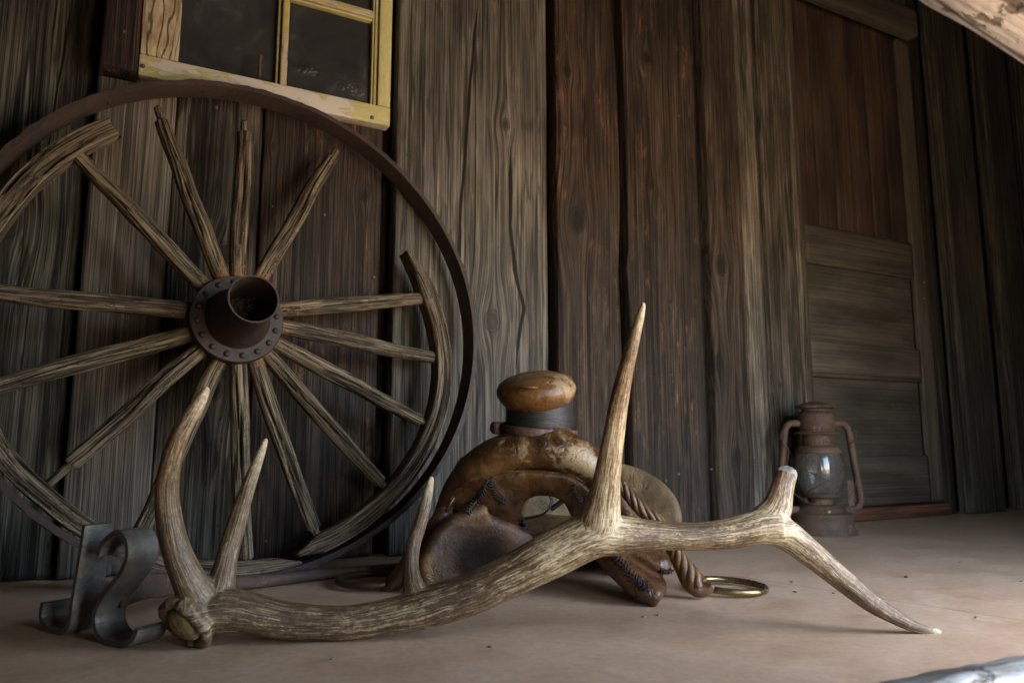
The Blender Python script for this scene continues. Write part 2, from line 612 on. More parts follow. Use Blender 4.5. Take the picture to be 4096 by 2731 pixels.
M['tyre'] = rust_mat('rusty tyre iron', (0.058, 0.039, 0.032), (0.040, 0.028, 0.024), 0.66, 40, spot=0.3, spotc=(0.10, 0.072, 0.058))
M['hub'] = rust_mat('rusty hub iron', (0.047, 0.029, 0.023), (0.032, 0.020, 0.017), 0.60, 55, spot=0.3, spotc=(0.11, 0.06, 0.045))
M['brand'] = rust_mat('worn steel', (0.155, 0.142, 0.126), (0.052, 0.042, 0.034), 0.52, 24, 0.25, 0.85, (0.075, 0.045, 0.032), 0.9, 0.5)
M['rod'] = rust_mat('rusty rod iron', (0.095, 0.058, 0.040), (0.060, 0.038, 0.028), 0.75, 40, 0.0, 0.7, (0.16, 0.11, 0.08))
M['lantern'] = rust_mat('rusty lantern tin', (0.110, 0.062, 0.041), (0.060, 0.035, 0.025), 0.72, 30, 0.0, 0.7, (0.165, 0.115, 0.085), 0.3)
M['wire'] = rust_mat('rusty wire', (0.085, 0.050, 0.038), (0.06, 0.038, 0.03), 0.7, 60)
M['cap'] = rust_mat('greenish brass', (0.17, 0.14, 0.07), (0.10, 0.085, 0.05), 0.5, 60, 0.6)
M['brass'] = rust_mat('tarnished brass', (0.34, 0.24, 0.105), (0.20, 0.145, 0.07), 0.34, 18, 0.85, 0.4, (0.16, 0.10, 0.05), 0.08, 0.5)
M['ringdark'] = rust_mat('dull brown brass', (0.11, 0.075, 0.035), (0.06, 0.04, 0.022), 0.5, 18, 0.5, 0.4, (0.07, 0.045, 0.025), 0.1, 0.4)
M['nail'] = rust_mat('nail steel', (0.13, 0.125, 0.12), (0.07, 0.06, 0.055), 0.5, 80, 0.5)


def hide_mat(name, dark, mid, light, rough=0.34, pale=None, pale_amt=0.0):
    g = G(name)
    p = g.obj()
    n1 = g.noise(p, 9, 5, 0.6)
    n2 = g.noise(p, 38, 6, 0.7)
    n3 = g.noise(p, 220, 4, 0.7)
    f = g.math('ADD', g.math('MULTIPLY', n1, 0.7), g.math('MULTIPLY', n2, 0.3))
    col = g.ramp(f, [(0.36, dark), (0.5, mid), (0.63, light)])
    if pale:
        pm = g.attr('pa', 'Fac')
        pm = g.math('ADD', pm, g.math('MULTIPLY', g.math('SUBTRACT', n2, 0.5), 2.2))
        col = g.mix(g.math('MULTIPLY', g.mr(pm, 0.35, 0.8), pale_amt), col, pale)
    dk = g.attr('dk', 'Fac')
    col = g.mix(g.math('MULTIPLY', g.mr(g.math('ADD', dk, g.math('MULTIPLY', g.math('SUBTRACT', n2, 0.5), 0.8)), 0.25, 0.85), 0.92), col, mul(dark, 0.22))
    d = g.mr(n3, 0.3, 0.7, 0.85, 1.12)
    col = g.mix(1, col, g.comb(d, d, d), 'MULTIPLY')
    cre = g.math('ABSOLUTE', g.math('SUBTRACT', g.noise(p, 17, 3, 0.6, 0.8), 0.5))
    crl = g.math('MULTIPLY', g.mr(cre, 0.006, 0.03, 1, 0), g.mr(g.noise(p, 12, 2), 0.5, 0.6))
    col = g.mix(g.math('MULTIPLY', crl, 0.3), col, mul(dark, 0.5))
    h = g.math('SUBTRACT', g.math('ADD', g.math('MULTIPLY', n2, 1.3), g.math('MULTIPLY', n3, 0.25)), g.math('MULTIPLY', crl, 0.35))
    return g.done(col, g.math('ADD', g.mr(n2, 0.3, 0.7, rough - 0.08, rough + 0.25), g.math('MULTIPLY', dk, 0.45)), g.bump(h, 0.4, 0.006), spec=g.mr(dk, 0.2, 0.8, 0.5, 0.12))


M['hide'] = hide_mat('amber rawhide', (0.015, 0.006, 0.003), (0.060, 0.025, 0.007), (0.160, 0.076, 0.023), 0.27, (0.33, 0.235, 0.135), 0.85)
M['hide2'] = hide_mat('dark rawhide', (0.020, 0.009, 0.005), (0.066, 0.026, 0.009), (0.150, 0.062, 0.018), 0.26)
M['horn'] = hide_mat('polished rawhide', (0.045, 0.018, 0.006), (0.125, 0.054, 0.016), (0.22, 0.115, 0.042), 0.30, (0.32, 0.225, 0.125), 0.75)
M['braid'] = hide_mat('tan braided rawhide', (0.050, 0.019, 0.005), (0.105, 0.043, 0.011), (0.165, 0.076, 0.022), 0.30)
M['cantle'] = hide_mat('pale worn rawhide', (0.060, 0.035, 0.015), (0.135, 0.085, 0.038), (0.24, 0.165, 0.082), 0.5)
M['strap'] = hide_mat('oxblood strap leather', (0.055, 0.022, 0.020), (0.085, 0.036, 0.032), (0.12, 0.055, 0.048), 0.42)
M['lace'] = hide_mat('dark lacing', (0.008, 0.005, 0.0035), (0.018, 0.010, 0.007), (0.034, 0.019, 0.011), 0.75)


def rubber_mat():
    g = G('black rubber wrap')
    p = g.obj()
    n = g.noise(g.sc(p, (30, 30, 300)), 1, 4, 0.6)
    return g.done(g.ramp(n, [(0.35, (0.010, 0.010, 0.010)), (0.7, (0.030, 0.029, 0.028))]), 0.5, g.bump(n, 0.6, 0.003), spec=0.4)


M['rubber'] = rubber_mat()


def antler_mat():
    """c1/c2: coordinates along the main beam and along the nearest point, bw blends them"""
    g = G('elk antler')
    ti, pl = g.attr('ti', 'Fac'), g.attr('pl', 'Fac')
    p = g.obj()
    bw = g.mr(g.attr('bw', 'Fac'), 0.35, 0.65)
    wob = g.vm('SUBTRACT', g.noise(p, 26, 3, 0.6, out=1), (0.5, 0.5, 0.5))
    def layer(k, kz, det, rough, amp):
        o = []
        for c in ('c1', 'c2'):
            v = g.vm('ADD', g.attr(c), g.sc(wob, (amp, amp, amp * 2)))
            o.append(g.noise(g.sc(v, (k, k, kz)), 1, det, rough))
        return g.math('ADD', g.math('MULTIPLY', o[0], g.math('SUBTRACT', 1.0, bw)), g.math('MULTIPLY', o[1], bw))
    vein = layer(190, 7, 3, 0.55, 0.008)      # broad ridges
    fine = layer(600, 30, 3, 0.6, 0.004)     # thin streaks
    n2 = g.noise(p, 14, 4, 0.6)
    n3 = g.noise(p, 170, 5, 0.7)
    n4 = g.noise(p, 460, 3, 0.7)
    rid = g.math('SUBTRACT', 1.0, g.mr(g.math('ABSOLUTE', g.math('SUBTRACT', vein, 0.5)), 0.0, 0.055))
    f = g.math('ADD', g.math('MULTIPLY', g.math('SUBTRACT', fine, 0.5), 1.15), g.math('MULTIPLY', rid, 0.26))
    f = g.math('ADD', f, g.math('ADD', g.math('MULTIPLY', g.math('SUBTRACT', n2, 0.5), 0.8), g.math('MULTIPLY', g.math('SUBTRACT', n3, 0.5), 0.7)))
    f = g.math('ADD', f, g.math('ADD', 0.335, g.math('MULTIPLY', pl, 0.38)))
    col = g.ramp(f, [(0.18, (0.050, 0.028, 0.015)), (0.40, (0.115, 0.066, 0.034)), (0.55, (0.200, 0.122, 0.060)), (0.71, (0.375, 0.272, 0.155)), (0.93, (0.55, 0.45, 0.30))])
    bc = g.ramp(g.math('ADD', g.math('MULTIPLY', fine, 0.6), g.math('MULTIPLY', n3, 0.4)), [(0.36, (0.040, 0.024, 0.015)), (0.5, (0.105, 0.067, 0.040)), (0.64, (0.225, 0.155, 0.092))])
    col = g.mix(g.attr('ba', 'Fac'), col, bc)
    tipc = g.mix(g.mr(n3, 0.35, 0.65), (0.36, 0.27, 0.155), (0.60, 0.52, 0.37))
    tm = g.mr(g.math('ADD', ti, g.math('MULTIPLY', g.math('SUBTRACT', fine, 0.5), 1.2)), 0.3, 0.9)
    col = g.mix(tm, col, tipc)
    h = g.math('ADD', g.math('MULTIPLY', vein, 2.6), g.math('ADD', g.math('MULTIPLY', fine, 1.3), g.math('ADD', g.math('MULTIPLY', n3, 0.35), g.math('MULTIPLY', n4, 0.15))))
    h = g.math('MULTIPLY', h, g.math('SUBTRACT', 1.0, g.math('MULTIPLY', tm, 0.85)))
    return g.done(col, g.mr(fine, 0.35, 0.65, 0.40, 0.60), g.bump(h, 0.42, 0.0018), spec=0.45)


M['antler'] = antler_mat()


def simple_noise_mat(name, stops, scale, rough=0.7, bump=0.3, bd=0.003, spec=0.3, aniso=(1, 1, 1), metal=0.0):
    g = G(name)
    p = g.sc(g.obj(), aniso)
    n = g.noise(p, scale, 6, 0.68)
    return g.done(g.ramp(n, stops), rough, g.bump(n, bump, bd), spec=spec, metal=metal)


M['pith'] = simple_noise_mat('antler pedicle seal', [(0.35, (0.16, 0.11, 0.05)), (0.55, (0.34, 0.26, 0.12)), (0.7, (0.46, 0.37, 0.20))], 60, 0.7, 0.6)
M['broken'] = simple_noise_mat('broken antler core', [(0.35, (0.12, 0.10, 0.08)), (0.5, (0.30, 0.27, 0.23)), (0.68, (0.52, 0.48, 0.42))], 130, 0.8, 0.9)
M['fluff'] = simple_noise_mat('dry grass nest', [(0.35, (0.012, 0.010, 0.009)), (0.7, (0.05, 0.04, 0.035))], 90, 0.9)
M['chip'] = simple_noise_mat('wood chip', [(0.4, (0.10, 0.08, 0.06)), (0.6, (0.26, 0.20, 0.15))], 90, 0.8)
M['ceil'] = simple_noise_mat('porch ceiling wood', [(0.35, (0.05, 0.042, 0.034)), (0.65, (0.10, 0.082, 0.066))], 8, 0.85, 0.2, spec=0.2, aniso=(1, 8, 1))
M['ground'] = simple_noise_mat('dry dirt ground', [(0.35, (0.22, 0.18, 0.13)), (0.65, (0.34, 0.29, 0.22))], 3, 0.95, 0.4, 0.02, 0.1)


def floor_mat():
    g = G('tan painted floor')
    p = g.obj()
    x, y, z = g.xyz(p)
    n1 = g.noise(p, 2.2, 5, 0.6)
    n2 = g.noise(p, 11, 6, 0.65)
    n3 = g.noise(p, 70, 5, 0.7)
    n4 = g.noise(p, 500, 3, 0.7)
    col = g.ramp(g.math('ADD', g.math('MULTIPLY', n1, 0.5), g.math('MULTIPLY', n2, 0.5)),
                 [(0.36, (0.41, 0.260, 0.160)), (0.5, (0.50, 0.330, 0.212)), (0.64, (0.54, 0.380, 0.258))])
    ru = g.mr(g.noise(p, 4.5, 4, 0.6), 0.60, 0.72)
    col = g.mix(g.math('MULTIPLY', ru, 0.45), col, (0.30, 0.165, 0.085))
    dirt = g.mr(g.noise(p, 16, 7, 0.75), 0.60, 0.74)
    col = g.mix(g.math('MULTIPLY', dirt, 0.30), col, (0.19, 0.13, 0.095))
    sp = g.mr(g.vor(p, 46), 0.03, 0.05, 1, 0)
    sp = g.math('MULTIPLY', sp, g.mr(g.noise(p, 12, 2), 0.58, 0.64))
    col = g.mix(g.math('MULTIPLY', sp, 0.5), col, (0.07, 0.05, 0.04))
    # long thin scratches in two directions
    scr = []
    for a, s0, s1 in ((0.5, 130, 1.6), (1.7, 110, 1.3), (2.6, 120, 2.2)):
        rv = g.comb(g.math('ADD', g.math('MULTIPLY', x, math.cos(a)), g.math('MULTIPLY', y, math.sin(a))),
                    g.math('SUBTRACT', g.math('MULTIPLY', y, math.cos(a)), g.math('MULTIPLY', x, math.sin(a))), 0)
        nn = g.noise(g.sc(rv, (s1, s0, 1)), 1, 3, 0.5)
        scr.append(g.math('MULTIPLY', g.mr(nn, 0.715, 0.745), g.mr(g.noise(g.sc(rv, (5, 9, 1)), 1, 2), 0.5, 0.6)))
    ss = g.math('MAXIMUM', g.math('MAXIMUM', scr[0], scr[1]), scr[2])
    col = g.mix(g.math('MULTIPLY', ss, 0.5), col, (0.22, 0.135, 0.09))
    d = g.mr(n3, 0.3, 0.7, 0.90, 1.08)
    col = g.mix(1, col, g.comb(d, d, d), 'MULTIPLY')
    # panel joints
    def joint(a, b, w, wob):
        a, b = np.array(a[:2]), np.array(b[:2])
        n = unit([-(b - a)[1], (b - a)[0]])
        dd = g.math('ADD', g.math('MULTIPLY', x, float(n[0])), g.math('ADD', g.math('MULTIPLY', y, float(n[1])), float(-np.dot(a, n))))
        dd = g.math('ADD', dd, g.math('MULTIPLY', g.math('SUBTRACT', n3, 0.5), wob))
        return g.mr(g.math('ABSOLUTE', dd), w * 0.5, w * 1.4, 1, 0)
    j1 = joint(onfloor(2825, 2285), onfloor(4096, 2480), 0.0011, 0.0012)
    j2 = joint(onfloor(2490, 2496), onfloor(3199, 2376), 0.0009, 0.001)
    col = g.mix(g.math('MULTIPLY', j1, 0.85), col, (0.03, 0.022, 0.018))
    col = g.mix(g.math('MULTIPLY', j2, 0.22), col, (0.40, 0.32, 0.25))
    h = g.math('ADD', g.math('MULTIPLY', n3, 0.35), g.math('ADD', g.math('MULTIPLY', n4, 0.12), g.math('MULTIPLY', n2, 0.8)))
    h = g.math('SUBTRACT', h, g.math('ADD', g.math('MULTIPLY', j1, 1.5), g.math('MULTIPLY', ss, 0.1)))
    return g.done(col, g.mr(n2, 0.3, 0.7, 0.42, 0.62), g.bump(h, 0.35, 0.002), spec=0.35)


M['floor'] = floor_mat()


def paint_mat(name, paint, under, wood, amt, under_amt=0.5):
    """peeling paint over grey wood; lc z runs along the stick"""
    g = G(name)
    p = g.attr('lc')
    n1 = g.noise(g.sc(p, (55, 55, 14)), 1, 6, 0.7)
    n2 = g.noise(g.sc(p, (150, 150, 30)), 1, 5, 0.7)
    n3 = g.noise(g.sc(p, (16, 16, 7)), 1, 3, 0.55)
    gr = g.noise(g.sc(p, (420, 420, 12)), 1, 4, 0.65)
    fp = g.math('ADD', g.math('MULTIPLY', n1, 0.5), g.math('MULTIPLY', n3, 0.5))
    pm = g.mr(fp, 0.5 - amt, 0.52 - amt)
    um = g.mr(g.math('ADD', g.math('MULTIPLY', n2, 0.6), g.math('MULTIPLY', gr, 0.4)), 0.5 - 0.25 * under_amt, 0.56 - 0.25 * under_amt)
    wd_ = g.ramp(gr, [(0.35, mul(wood, 0.35)), (0.65, wood)])
    col = g.mix(um, wd_, under)
    pc = g.ramp(n2, [(0.35, mul(paint, 0.82)), (0.6, paint)])
    col = g.mix(pm, col, pc)
    spot = g.math('MULTIPLY', g.mr(n2, 0.66, 0.70), 0.6)
    col = g.mix(spot, col, mul(wood, 0.6))
    h = g.math('ADD', g.math('MULTIPLY', pm, 1.0), g.math('ADD', g.math('MULTIPLY', um, 0.6), g.math('MULTIPLY', gr, 0.4)))
    return g.done(col, 0.55, g.bump(h, 0.6, 0.0015), spec=0.35)


YEL, CRM = (0.50, 0.462, 0.205), (0.55, 0.51, 0.47)
M['ywhole'] = paint_mat('yellow sash paint', YEL, CRM, (0.24, 0.17, 0.11), 0.11, 0.85)
M['ypeel'] = paint_mat('peeling yellow paint', YEL, CRM, (0.20, 0.14, 0.10), 0.015, 0.62)
M['ymunt'] = paint_mat('flaking muntin paint', (0.46, 0.385, 0.15), (0.44, 0.375, 0.28), (0.24, 0.16, 0.10), 0.03, 0.35)


def bare_mat():
    g = G('raised grain sash wood')
    p = g.attr('lc')
    x, y, z = g.xyz(p)
    w = g.noise(g.sc(p, (12, 12, 3.2)), 1, 3, 0.5)
    f = g.math('ADD', g.math('MULTIPLY', x, 1.0), g.math('MULTIPLY', w, 0.09))
    rings = g.math('SINE', g.math('MULTIPLY', f, 560))
    gr = g.noise(g.sc(p, (420, 420, 14)), 1, 4, 0.65)
    n = g.noise(g.sc(p, (40, 40, 9)), 1, 5, 0.7)
    lines = g.mr(g.math('ADD', rings, g.math('MULTIPLY', g.math('SUBTRACT', gr, 0.5), 2.2)), 0.55, 1.0)
    col = g.ramp(n, [(0.35, (0.25, 0.175, 0.10)), (0.5, (0.42, 0.35, 0.24)), (0.65, (0.46, 0.40, 0.27))])
    col = g.mix(g.mr(g.noise(g.sc(p, (70, 70, 16)), 1, 4), 0.60, 0.64), col, YEL)
    col = g.mix(lines, col, (0.07, 0.05, 0.04))
    return g.done(col, 0.7, g.bump(g.math('SUBTRACT', gr, lines), 0.7, 0.0015), spec=0.3)


M['bare'] = bare_mat()


def pane_mat():
    g = G('dark dusty window pane')
    p = g.obj()
    n = g.noise(p, 7, 5, 0.65, 0.6)
    n2 = g.noise(g.sc(p, (60, 1, 60)), 1, 5, 0.7)
    cr = g.noise(p, 16, 3, 0.5, 0.4)
    cr2 = g.noise(p, 55, 2, 0.5, 1.5)
    mk = g.attr('cz', 'Fac')
    col = g.ramp(n, [(0.32, (0.018, 0.018, 0.019)), (0.55, (0.034, 0.035, 0.037)), (0.72, (0.085, 0.086, 0.09))])
    h = g.math('ADD', g.math('MULTIPLY', cr, 0.5), g.math('MULTIPLY', g.math('MULTIPLY', cr2, mk), 2.5))
    return g.done(col, g.math('SUBTRACT', g.mr(n2, 0.3, 0.7, 0.34, 0.5), g.math('MULTIPLY', mk, 0.26)), g.bump(h, 0.3, 0.02), spec=0.22)


M['pane'] = pane_mat()


def globe_mat():
    g = G('dusty lantern glass')
    p = g.obj()
    n = g.noise(p, 26, 5, 0.65)
    tr = g.n('ShaderNodeBsdfTransparent', {'Color': (0.86, 0.86, 0.86, 1)}).outputs[0]
    gl = g.n('ShaderNodeBsdfGlossy', {'Color': (1, 1, 1, 1), 'Roughness': 0.06}).outputs[0]
    df = g.n('ShaderNodeBsdfDiffuse', {'Color': (0.24, 0.22, 0.20, 1)}).outputs[0]
    fr = g.n('ShaderNodeFresnel', {'IOR': 1.5}).outputs[0]
    m1 = g.n('ShaderNodeMixShader', {0: g.mr(n, 0.3, 0.75, 0.10, 0.32), 1: tr, 2: df}).outputs[0]
    m2 = g.n('ShaderNodeMixShader', {0: g.math('MULTIPLY', fr, 0.8), 1: m1, 2: gl}).outputs[0]
    out = [n for n in g.t.nodes if n.type == 'OUTPUT_MATERIAL'][0]
    g.t.links.new(m2, out.inputs['Surface'])
    return g.m


M['globe'] = globe_mat()


def bark_mat(name, tint):
    g = G(name)
    p = g.attr('lc')
    n1 = g.noise(g.sc(p, (34, 34, 24)), 1, 5, 0.65)
    n2 = g.noise(g.sc(p, (60, 60, 30)), 1, 5, 0.7)
    g3 = g.noise(g.sc(p, (160, 160, 7)), 1, 4, 0.6)
    col = g.ramp(n2, [(0.35, (0.46, 0.46, 0.46)), (0.5, (0.74, 0.75, 0.76)), (0.65, (0.84, 0.85, 0.86))])
    d = g.mr(g3, 0.34, 0.48, 0.72, 1.0)
    col = g.mix(1, col, g.comb(d, d, d), 'MULTIPLY')
    col = g.mix(1, col, tint, 'MULTIPLY')
    k = g.mr(g.math('ADD', g.math('MULTIPLY', n1, 0.7), g.math('MULTIPLY', n2, 0.3)), 0.565, 0.60)
    col = g.mix(g.math('MULTIPLY', k, 0.8), col, (0.14, 0.11, 0.085))
    ck = g.math('ABSOLUTE', g.math('SUBTRACT', g.noise(g.sc(p, (22, 22, 2)), 1, 2), 0.5))
    col = g.mix(g.mr(ck, 0.012, 0.05, 0.8, 0), col, (0.10, 0.08, 0.06))
    return g.done(col, 0.8, g.bump(g.math('SUBTRACT', g3, k), 0.8, 0.006), spec=0.08)


M['bark'] = bark_mat('pale peeled log wood', (1, 1, 1))
M['bark2'] = bark_mat('white patched log wood', (0.92, 0.86, 0.78))

# ------------------------------------------------------------------ setting
def grid_sheet(name, x0, x1, y0, y1, z, nx, ny, mat):
    xs, ys = np.linspace(x0, x1, nx), np.linspace(y0, y1, ny)
    V = np.array([(x, y, z) for y in ys for x in xs])
    Fc = [(j * nx + i, j * nx + i + 1, (j + 1) * nx + i + 1, (j + 1) * nx + i) for j in range(ny - 1) for i in range(nx - 1)]
    o = mesh(name, V, Fc, mat, smooth=False)
    o['kind'] = 'structure'
    return o


PY = -2.35                                  # front edge of the porch
V, Fc, _ = rbox((1.8, (PY + 0.3) / 2, -0.06), (5.0, (0.3 - PY) / 2, 0.06), r=0.004)
o = mesh('floor', V, Fc, M['floor'], smooth=False)
o['kind'] = 'structure'
grid_sheet('ground', -900, 900, -1800, 900, -0.16, 2, 2, M['ground'])


def slab(name, x0, x1, y0, y1, z0, z1, mat):
    V, Fc, _ = rbox(((x0 + x1) / 2, (y0 + y1) / 2, (z0 + z1) / 2), ((x1 - x0) / 2, (y1 - y0) / 2, (z1 - z0) / 2), r=0.005)
    o = mesh(name, V, Fc, mat, smooth=False)
    o['kind'] = 'structure'
    return o


OPX0, OPX1, CY, WY, LY, HZ = 1.10, 1.90, -1.95, -1.50, -1.95, 1.15   # open front right corner, framed by added unseen walls that shape the light
slab('ceiling', -3.2, 6.8, PY - 0.10, 0.3, 2.42, 2.50, M['ceil'])
slab('blackout_slab', -3.2, 6.8, 0.085, 0.16, 0.001, 2.43, M['edge'])  # added blackout slab, stops light leaking in behind the planks
slab('porch_end', -1.60, -1.52, LY, 0.0, 0.0, 2.44, M['ceil'])
slab('light_screen', -3.2, 0.45, LY - 0.05, LY, 0.001, 2.44, M['ceil'])  # unseen screen added to keep light off the left side
slab('light_screen', 0.451, 0.949, LY - 0.05, LY, 0.50, 2.44, M['ceil'])  # added screen, raised to leave a slot bouncing sun onto the log
slab('light_screen', 0.95, OPX0, LY - 0.05, LY, 0.001, 2.44, M['ceil'])
slab('light_screen_header', OPX0 + 0.002, OPX1 + 0.2, LY - 0.048, LY - 0.002, HZ, 2.439, M['ceil'])  # added header, lowers the opening so the light falls off faster
slab('light_screen', OPX1, 6.8, WY - 0.05, WY, 0.001, 2.44, M['ceil'])  # unseen screen added to darken the far right
slab('porch_end', 6.7, 6.78, WY, 0.0, 0.0, 2.44, M['ceil'])

# ------------------------------------------------------------------ plank wall
wall = thing('plank_wall', 'weathered barn wall of upright grey and brown planks behind everything', 'wall', (1.5 * S, 0.05, 0))
SEED = [11]


def plank(x0, x1, mat, y=0.0, t=0.028, z0=0.004, z1=2.40, knots=(), cracks=(), tone=None, amp=(0.0015, 0.0015), wl=None, wr=None,
          parent=None, name='plank', label=None, horiz=False, cup=0.0, dz=0.011):
    """upright board; x0.. in metres; knots (x, z, r); cracks [(points (x, z)), width]; tone = x where the second weathering tone starts"""
    SEED[0] += 1
    sd = SEED[0]
    wid, hgt = x1 - x0, z1 - z0
    nx = max(5, int(wid / 0.0065))
    nz = max(5, int(hgt / dz))
    s = np.linspace(0, 1, nx)
    # a little denser at the edges
    s = 0.5 - 0.5 * np.cos(s * math.pi) * (0.35) - 0.65 * (0.5 - s) if False else s
    z = np.linspace(z0, z1, nz)
    q = np.stack([z * 4.0, np.full(nz, sd * 3.1), np.zeros(nz)], 1)
    xl = x0 + amp[0] * 2 * fbm(q, sd)
    xr = x1 + amp[1] * 2 * fbm(q + 50, sd + 1)
    if wl is not None:
        xl = xl + np.interp(z, [p[0] for p in wl], [p[1] for p in wl])
    if wr is not None:
        xr = xr + np.interp(z, [p[0] for p in wr], [p[1] for p in wr])
    X = xl[:, None] + (xr - xl)[:, None] * s[None]
    Z = np.repeat(z[:, None], nx, 1)
    d = np.minimum(X - xl[:, None], xr[:, None] - X)
    P = np.stack([X * 9, Z * 1.6, np.full_like(X, sd * 1.7)], 2)
    Y = y + 0.0035 * np.exp(-d / 0.0035) + 0.0022 * fbm(P, sd, 3) + cup * (2 * s[None] - 1) ** 2
    ztop = np.minimum(Z - z0, z1 - Z)
    # grain field
    f = X - x0 + 0.009 * 2 * fbm(np.stack([X * 5, Z * 0.9, np.full_like(X, sd * 2.3)], 2), sd + 5, 2)
    kn = np.zeros_like(X)
    for kx, kz, kr in knots:
        dx, dzz = X - kx, Z - kz
        ql = (dx / (2.1 * kr)) ** 2 + (dzz / (4.2 * kr)) ** 2
        f = f - 0.93 * dx * np.exp(-ql) + 0.25 * kr * np.exp(-ql)
        wob = 1 + 0.35 * fbm(np.stack([dx / kr * 1.2, dzz / kr * 1.2, np.full_like(X, kr * 99)], 2), sd, 2)
        kk = np.exp(-((dx / (kr * 0.95)) ** 2 + (dzz / (kr * 1.25)) ** 2) * wob)
        kn = np.maximum(kn, kk)
        Y = Y - 0.004 * np.exp(-ql * 2.5) + 0.003 * np.exp(-ql * 14)
    ck = np.full(X.shape + (3,), 30.0)
    for i, (pts, w) in enumerate(cracks[:3]):
        pz = np.array([p[1] for p in pts])
        pxx = np.array([p[0] for p in pts])
        o = np.argsort(pz)
        pz, pxx = pz[o], pxx[o]
        xc = np.interp(z, pz, pxx) + 0.004 * fbm(np.stack([z * 14, np.full(nz, i + 7.0), np.zeros(nz)], 1), sd, 3)
        zz = np.clip((z - pz[0]) / (pz[-1] - pz[0] + 1e-9), -1, 2)
        taper = np.clip(np.minimum(zz, 1 - zz) * 7 + (0.0 if True else 0), 0, 1)
        ww = w * np.clip(taper, 0.0, 1) * (0.75 + 0.9 * (fbm(np.stack([z * 9, np.full(nz, i + 3.0), np.zeros(nz)], 1), sd + 9, 2) + 0.25))
        ww = np.maximum(ww, 0.00005)
        dd = X - xc[:, None]
        v = dd / ww[:, None]
        ck[..., i] = np.clip(v, -30, 30)
        f = f - 0.0 * dd
        Y = Y + 0.004 * np.exp(-(dd / (w * 3)) ** 2) * taper[:, None]
    tn = np.zeros_like(X)
    if tone is not None:
        tx = tone + 0.003 * 2 * fbm(np.stack([z * 7, np.full(nz, sd), np.zeros(nz)], 1), sd, 3)
        tn = np.clip((X - tx[:, None]) / 0.006 + 0.5, 0, 1)
    # wrap the sides
    def ext(A, l, r):
        return np.concatenate([l[:, None], A, r[:, None]], 1)
    X2 = ext(X, xl, xr)
    Y2 = ext(Y, np.full(nz, y + t), np.full(nz, y + t))
    Z2 = ext(Z, z, z)
    f2 = ext(f, f[:, 0] - 0.02, f[:, -1] + 0.02)
    kn2, tn2 = ext(kn, 0 * z, 0 * z), ext(tn, tn[:, 0], tn[:, -1])
    ck2 = np.concatenate([np.full((nz, 1, 3), 30.0), ck, np.full((nz, 1, 3), 30.0)], 1)
    def ext0(A, b, tt):
        return np.concatenate([b[None], A, tt[None]], 0)
    X2 = ext0(X2, X2[0], X2[-1])
    Y2 = ext0(Y2, np.full(nx + 2, y + t), np.full(nx + 2, y + t))
    Z2 = ext0(Z2, Z2[0], Z2[-1])
    f2 = ext0(f2, f2[0], f2[-1])
    kn2, tn2 = ext0(kn2, kn2[0], kn2[-1]), ext0(tn2, tn2[0], tn2[-1])
    ck2 = ext0(ck2, ck2[0], ck2[-1])
    h, w = X2.shape
    lc = np.stack([f2 + sd * 1.37, Y2 * 1.0 + sd * 0.61, Z2 + sd * 2.11], 2).reshape(-1, 3)
    if horiz:
        # built lying down: x <-> z swapped by the caller's box
        Vv = np.stack([Z2, Y2, X2], 2).reshape(-1, 3)
    else:
        Vv = np.stack([X2, Y2, Z2], 2).reshape(-1, 3)
    I = np.arange(h * w).reshape(h, w)
    Fq = np.stack([I[:-1, :-1], I[:-1, 1:], I[1:, 1:], I[1:, :-1]], 2).reshape(-1, 4)
    if horiz:
        Fq = Fq[:, ::-1]
    return mesh(name, Vv, Fq.tolist(), mat, parent if parent is not None else wall,
                {'lc': lc, 'kn': kn2.ravel(), 'tn': tn2.ravel(), 'ck': ck2.reshape(-1, 3)}, label=label)


def pw(px, py, y=0.0):
    q = onplane(px, py, np.array([0, y, 0]), np.array([0, 1.0, 0]))
    return (q[0], q[2])


def cr(pts, y, w):
    return ([pw(px, py, y) for px, py in pts], w)


# continuous dark boarding behind the gaps
for a, b in ((-1.5, -0.6), (-0.598, 0.0), (0.002, 0.62), (0.622, 1.16), (1.162, 1.72), (1.722, 2.09), (2.092, 2.873), (2.875, 3.5), (3.502, 4.3), (4.302, 5.4), (5.402, 6.6)):
    plank(a, b, M['edge'], y=0.052, t=0.02, z0=0.0008, name='backing_plank')

B = lambda u: u * S
k = lambda px, py, r, y=0.0: (*pw(px, py, y), r)
plank(B(-0.62), B(-0.30), M['green'], y=0.012, knots=[(B(-0.45), 1.6, 0.02)], label='dark greenish plank at the left edge')
plank(B(-0.297), B(-0.118), M['green'], y=0.018, knots=[k(20, 880, 0.030, 0.018)], cracks=[cr([(150, 0), (115, 700), (60, 1300)], .018, .0022), cr([(290, 0), (180, 640)], .018, .0024)],
      label='greenish grey plank with open grain left of the wheel hub')
plank(B(-0.107), B(0.038), M['mauve'], y=-0.008, z1=B(1.02), t=0.032, label='smooth pale grey plank left of the wheel hub')
plank(B(0.039), B(0.213), M['cool'], y=0.002, z1=B(1.02), knots=[k(855, 1560, 0.018), k(900, 1010, 0.02)],
      cracks=[cr([(720, 1850), (740, 1500), (700, 1330)], 0, .0014), cr([(760, 430), (740, 700)], 0, .0014)], label='cracked grey plank behind the wheel hub')
plank(B(0.216), B(0.484), M['red'], y=-0.006, z1=B(1.02), t=0.032, knots=[k(1455, 790, 0.012), k(1090, 590, 0.008)],
      cracks=[cr([(1330, 620), (1335, 1400), (1345, 2200)], 0, .0012), cr([(1430, 700), (1440, 1900)], 0, .0012)], label='dark red brown plank behind the right spokes')
YB = -0.026
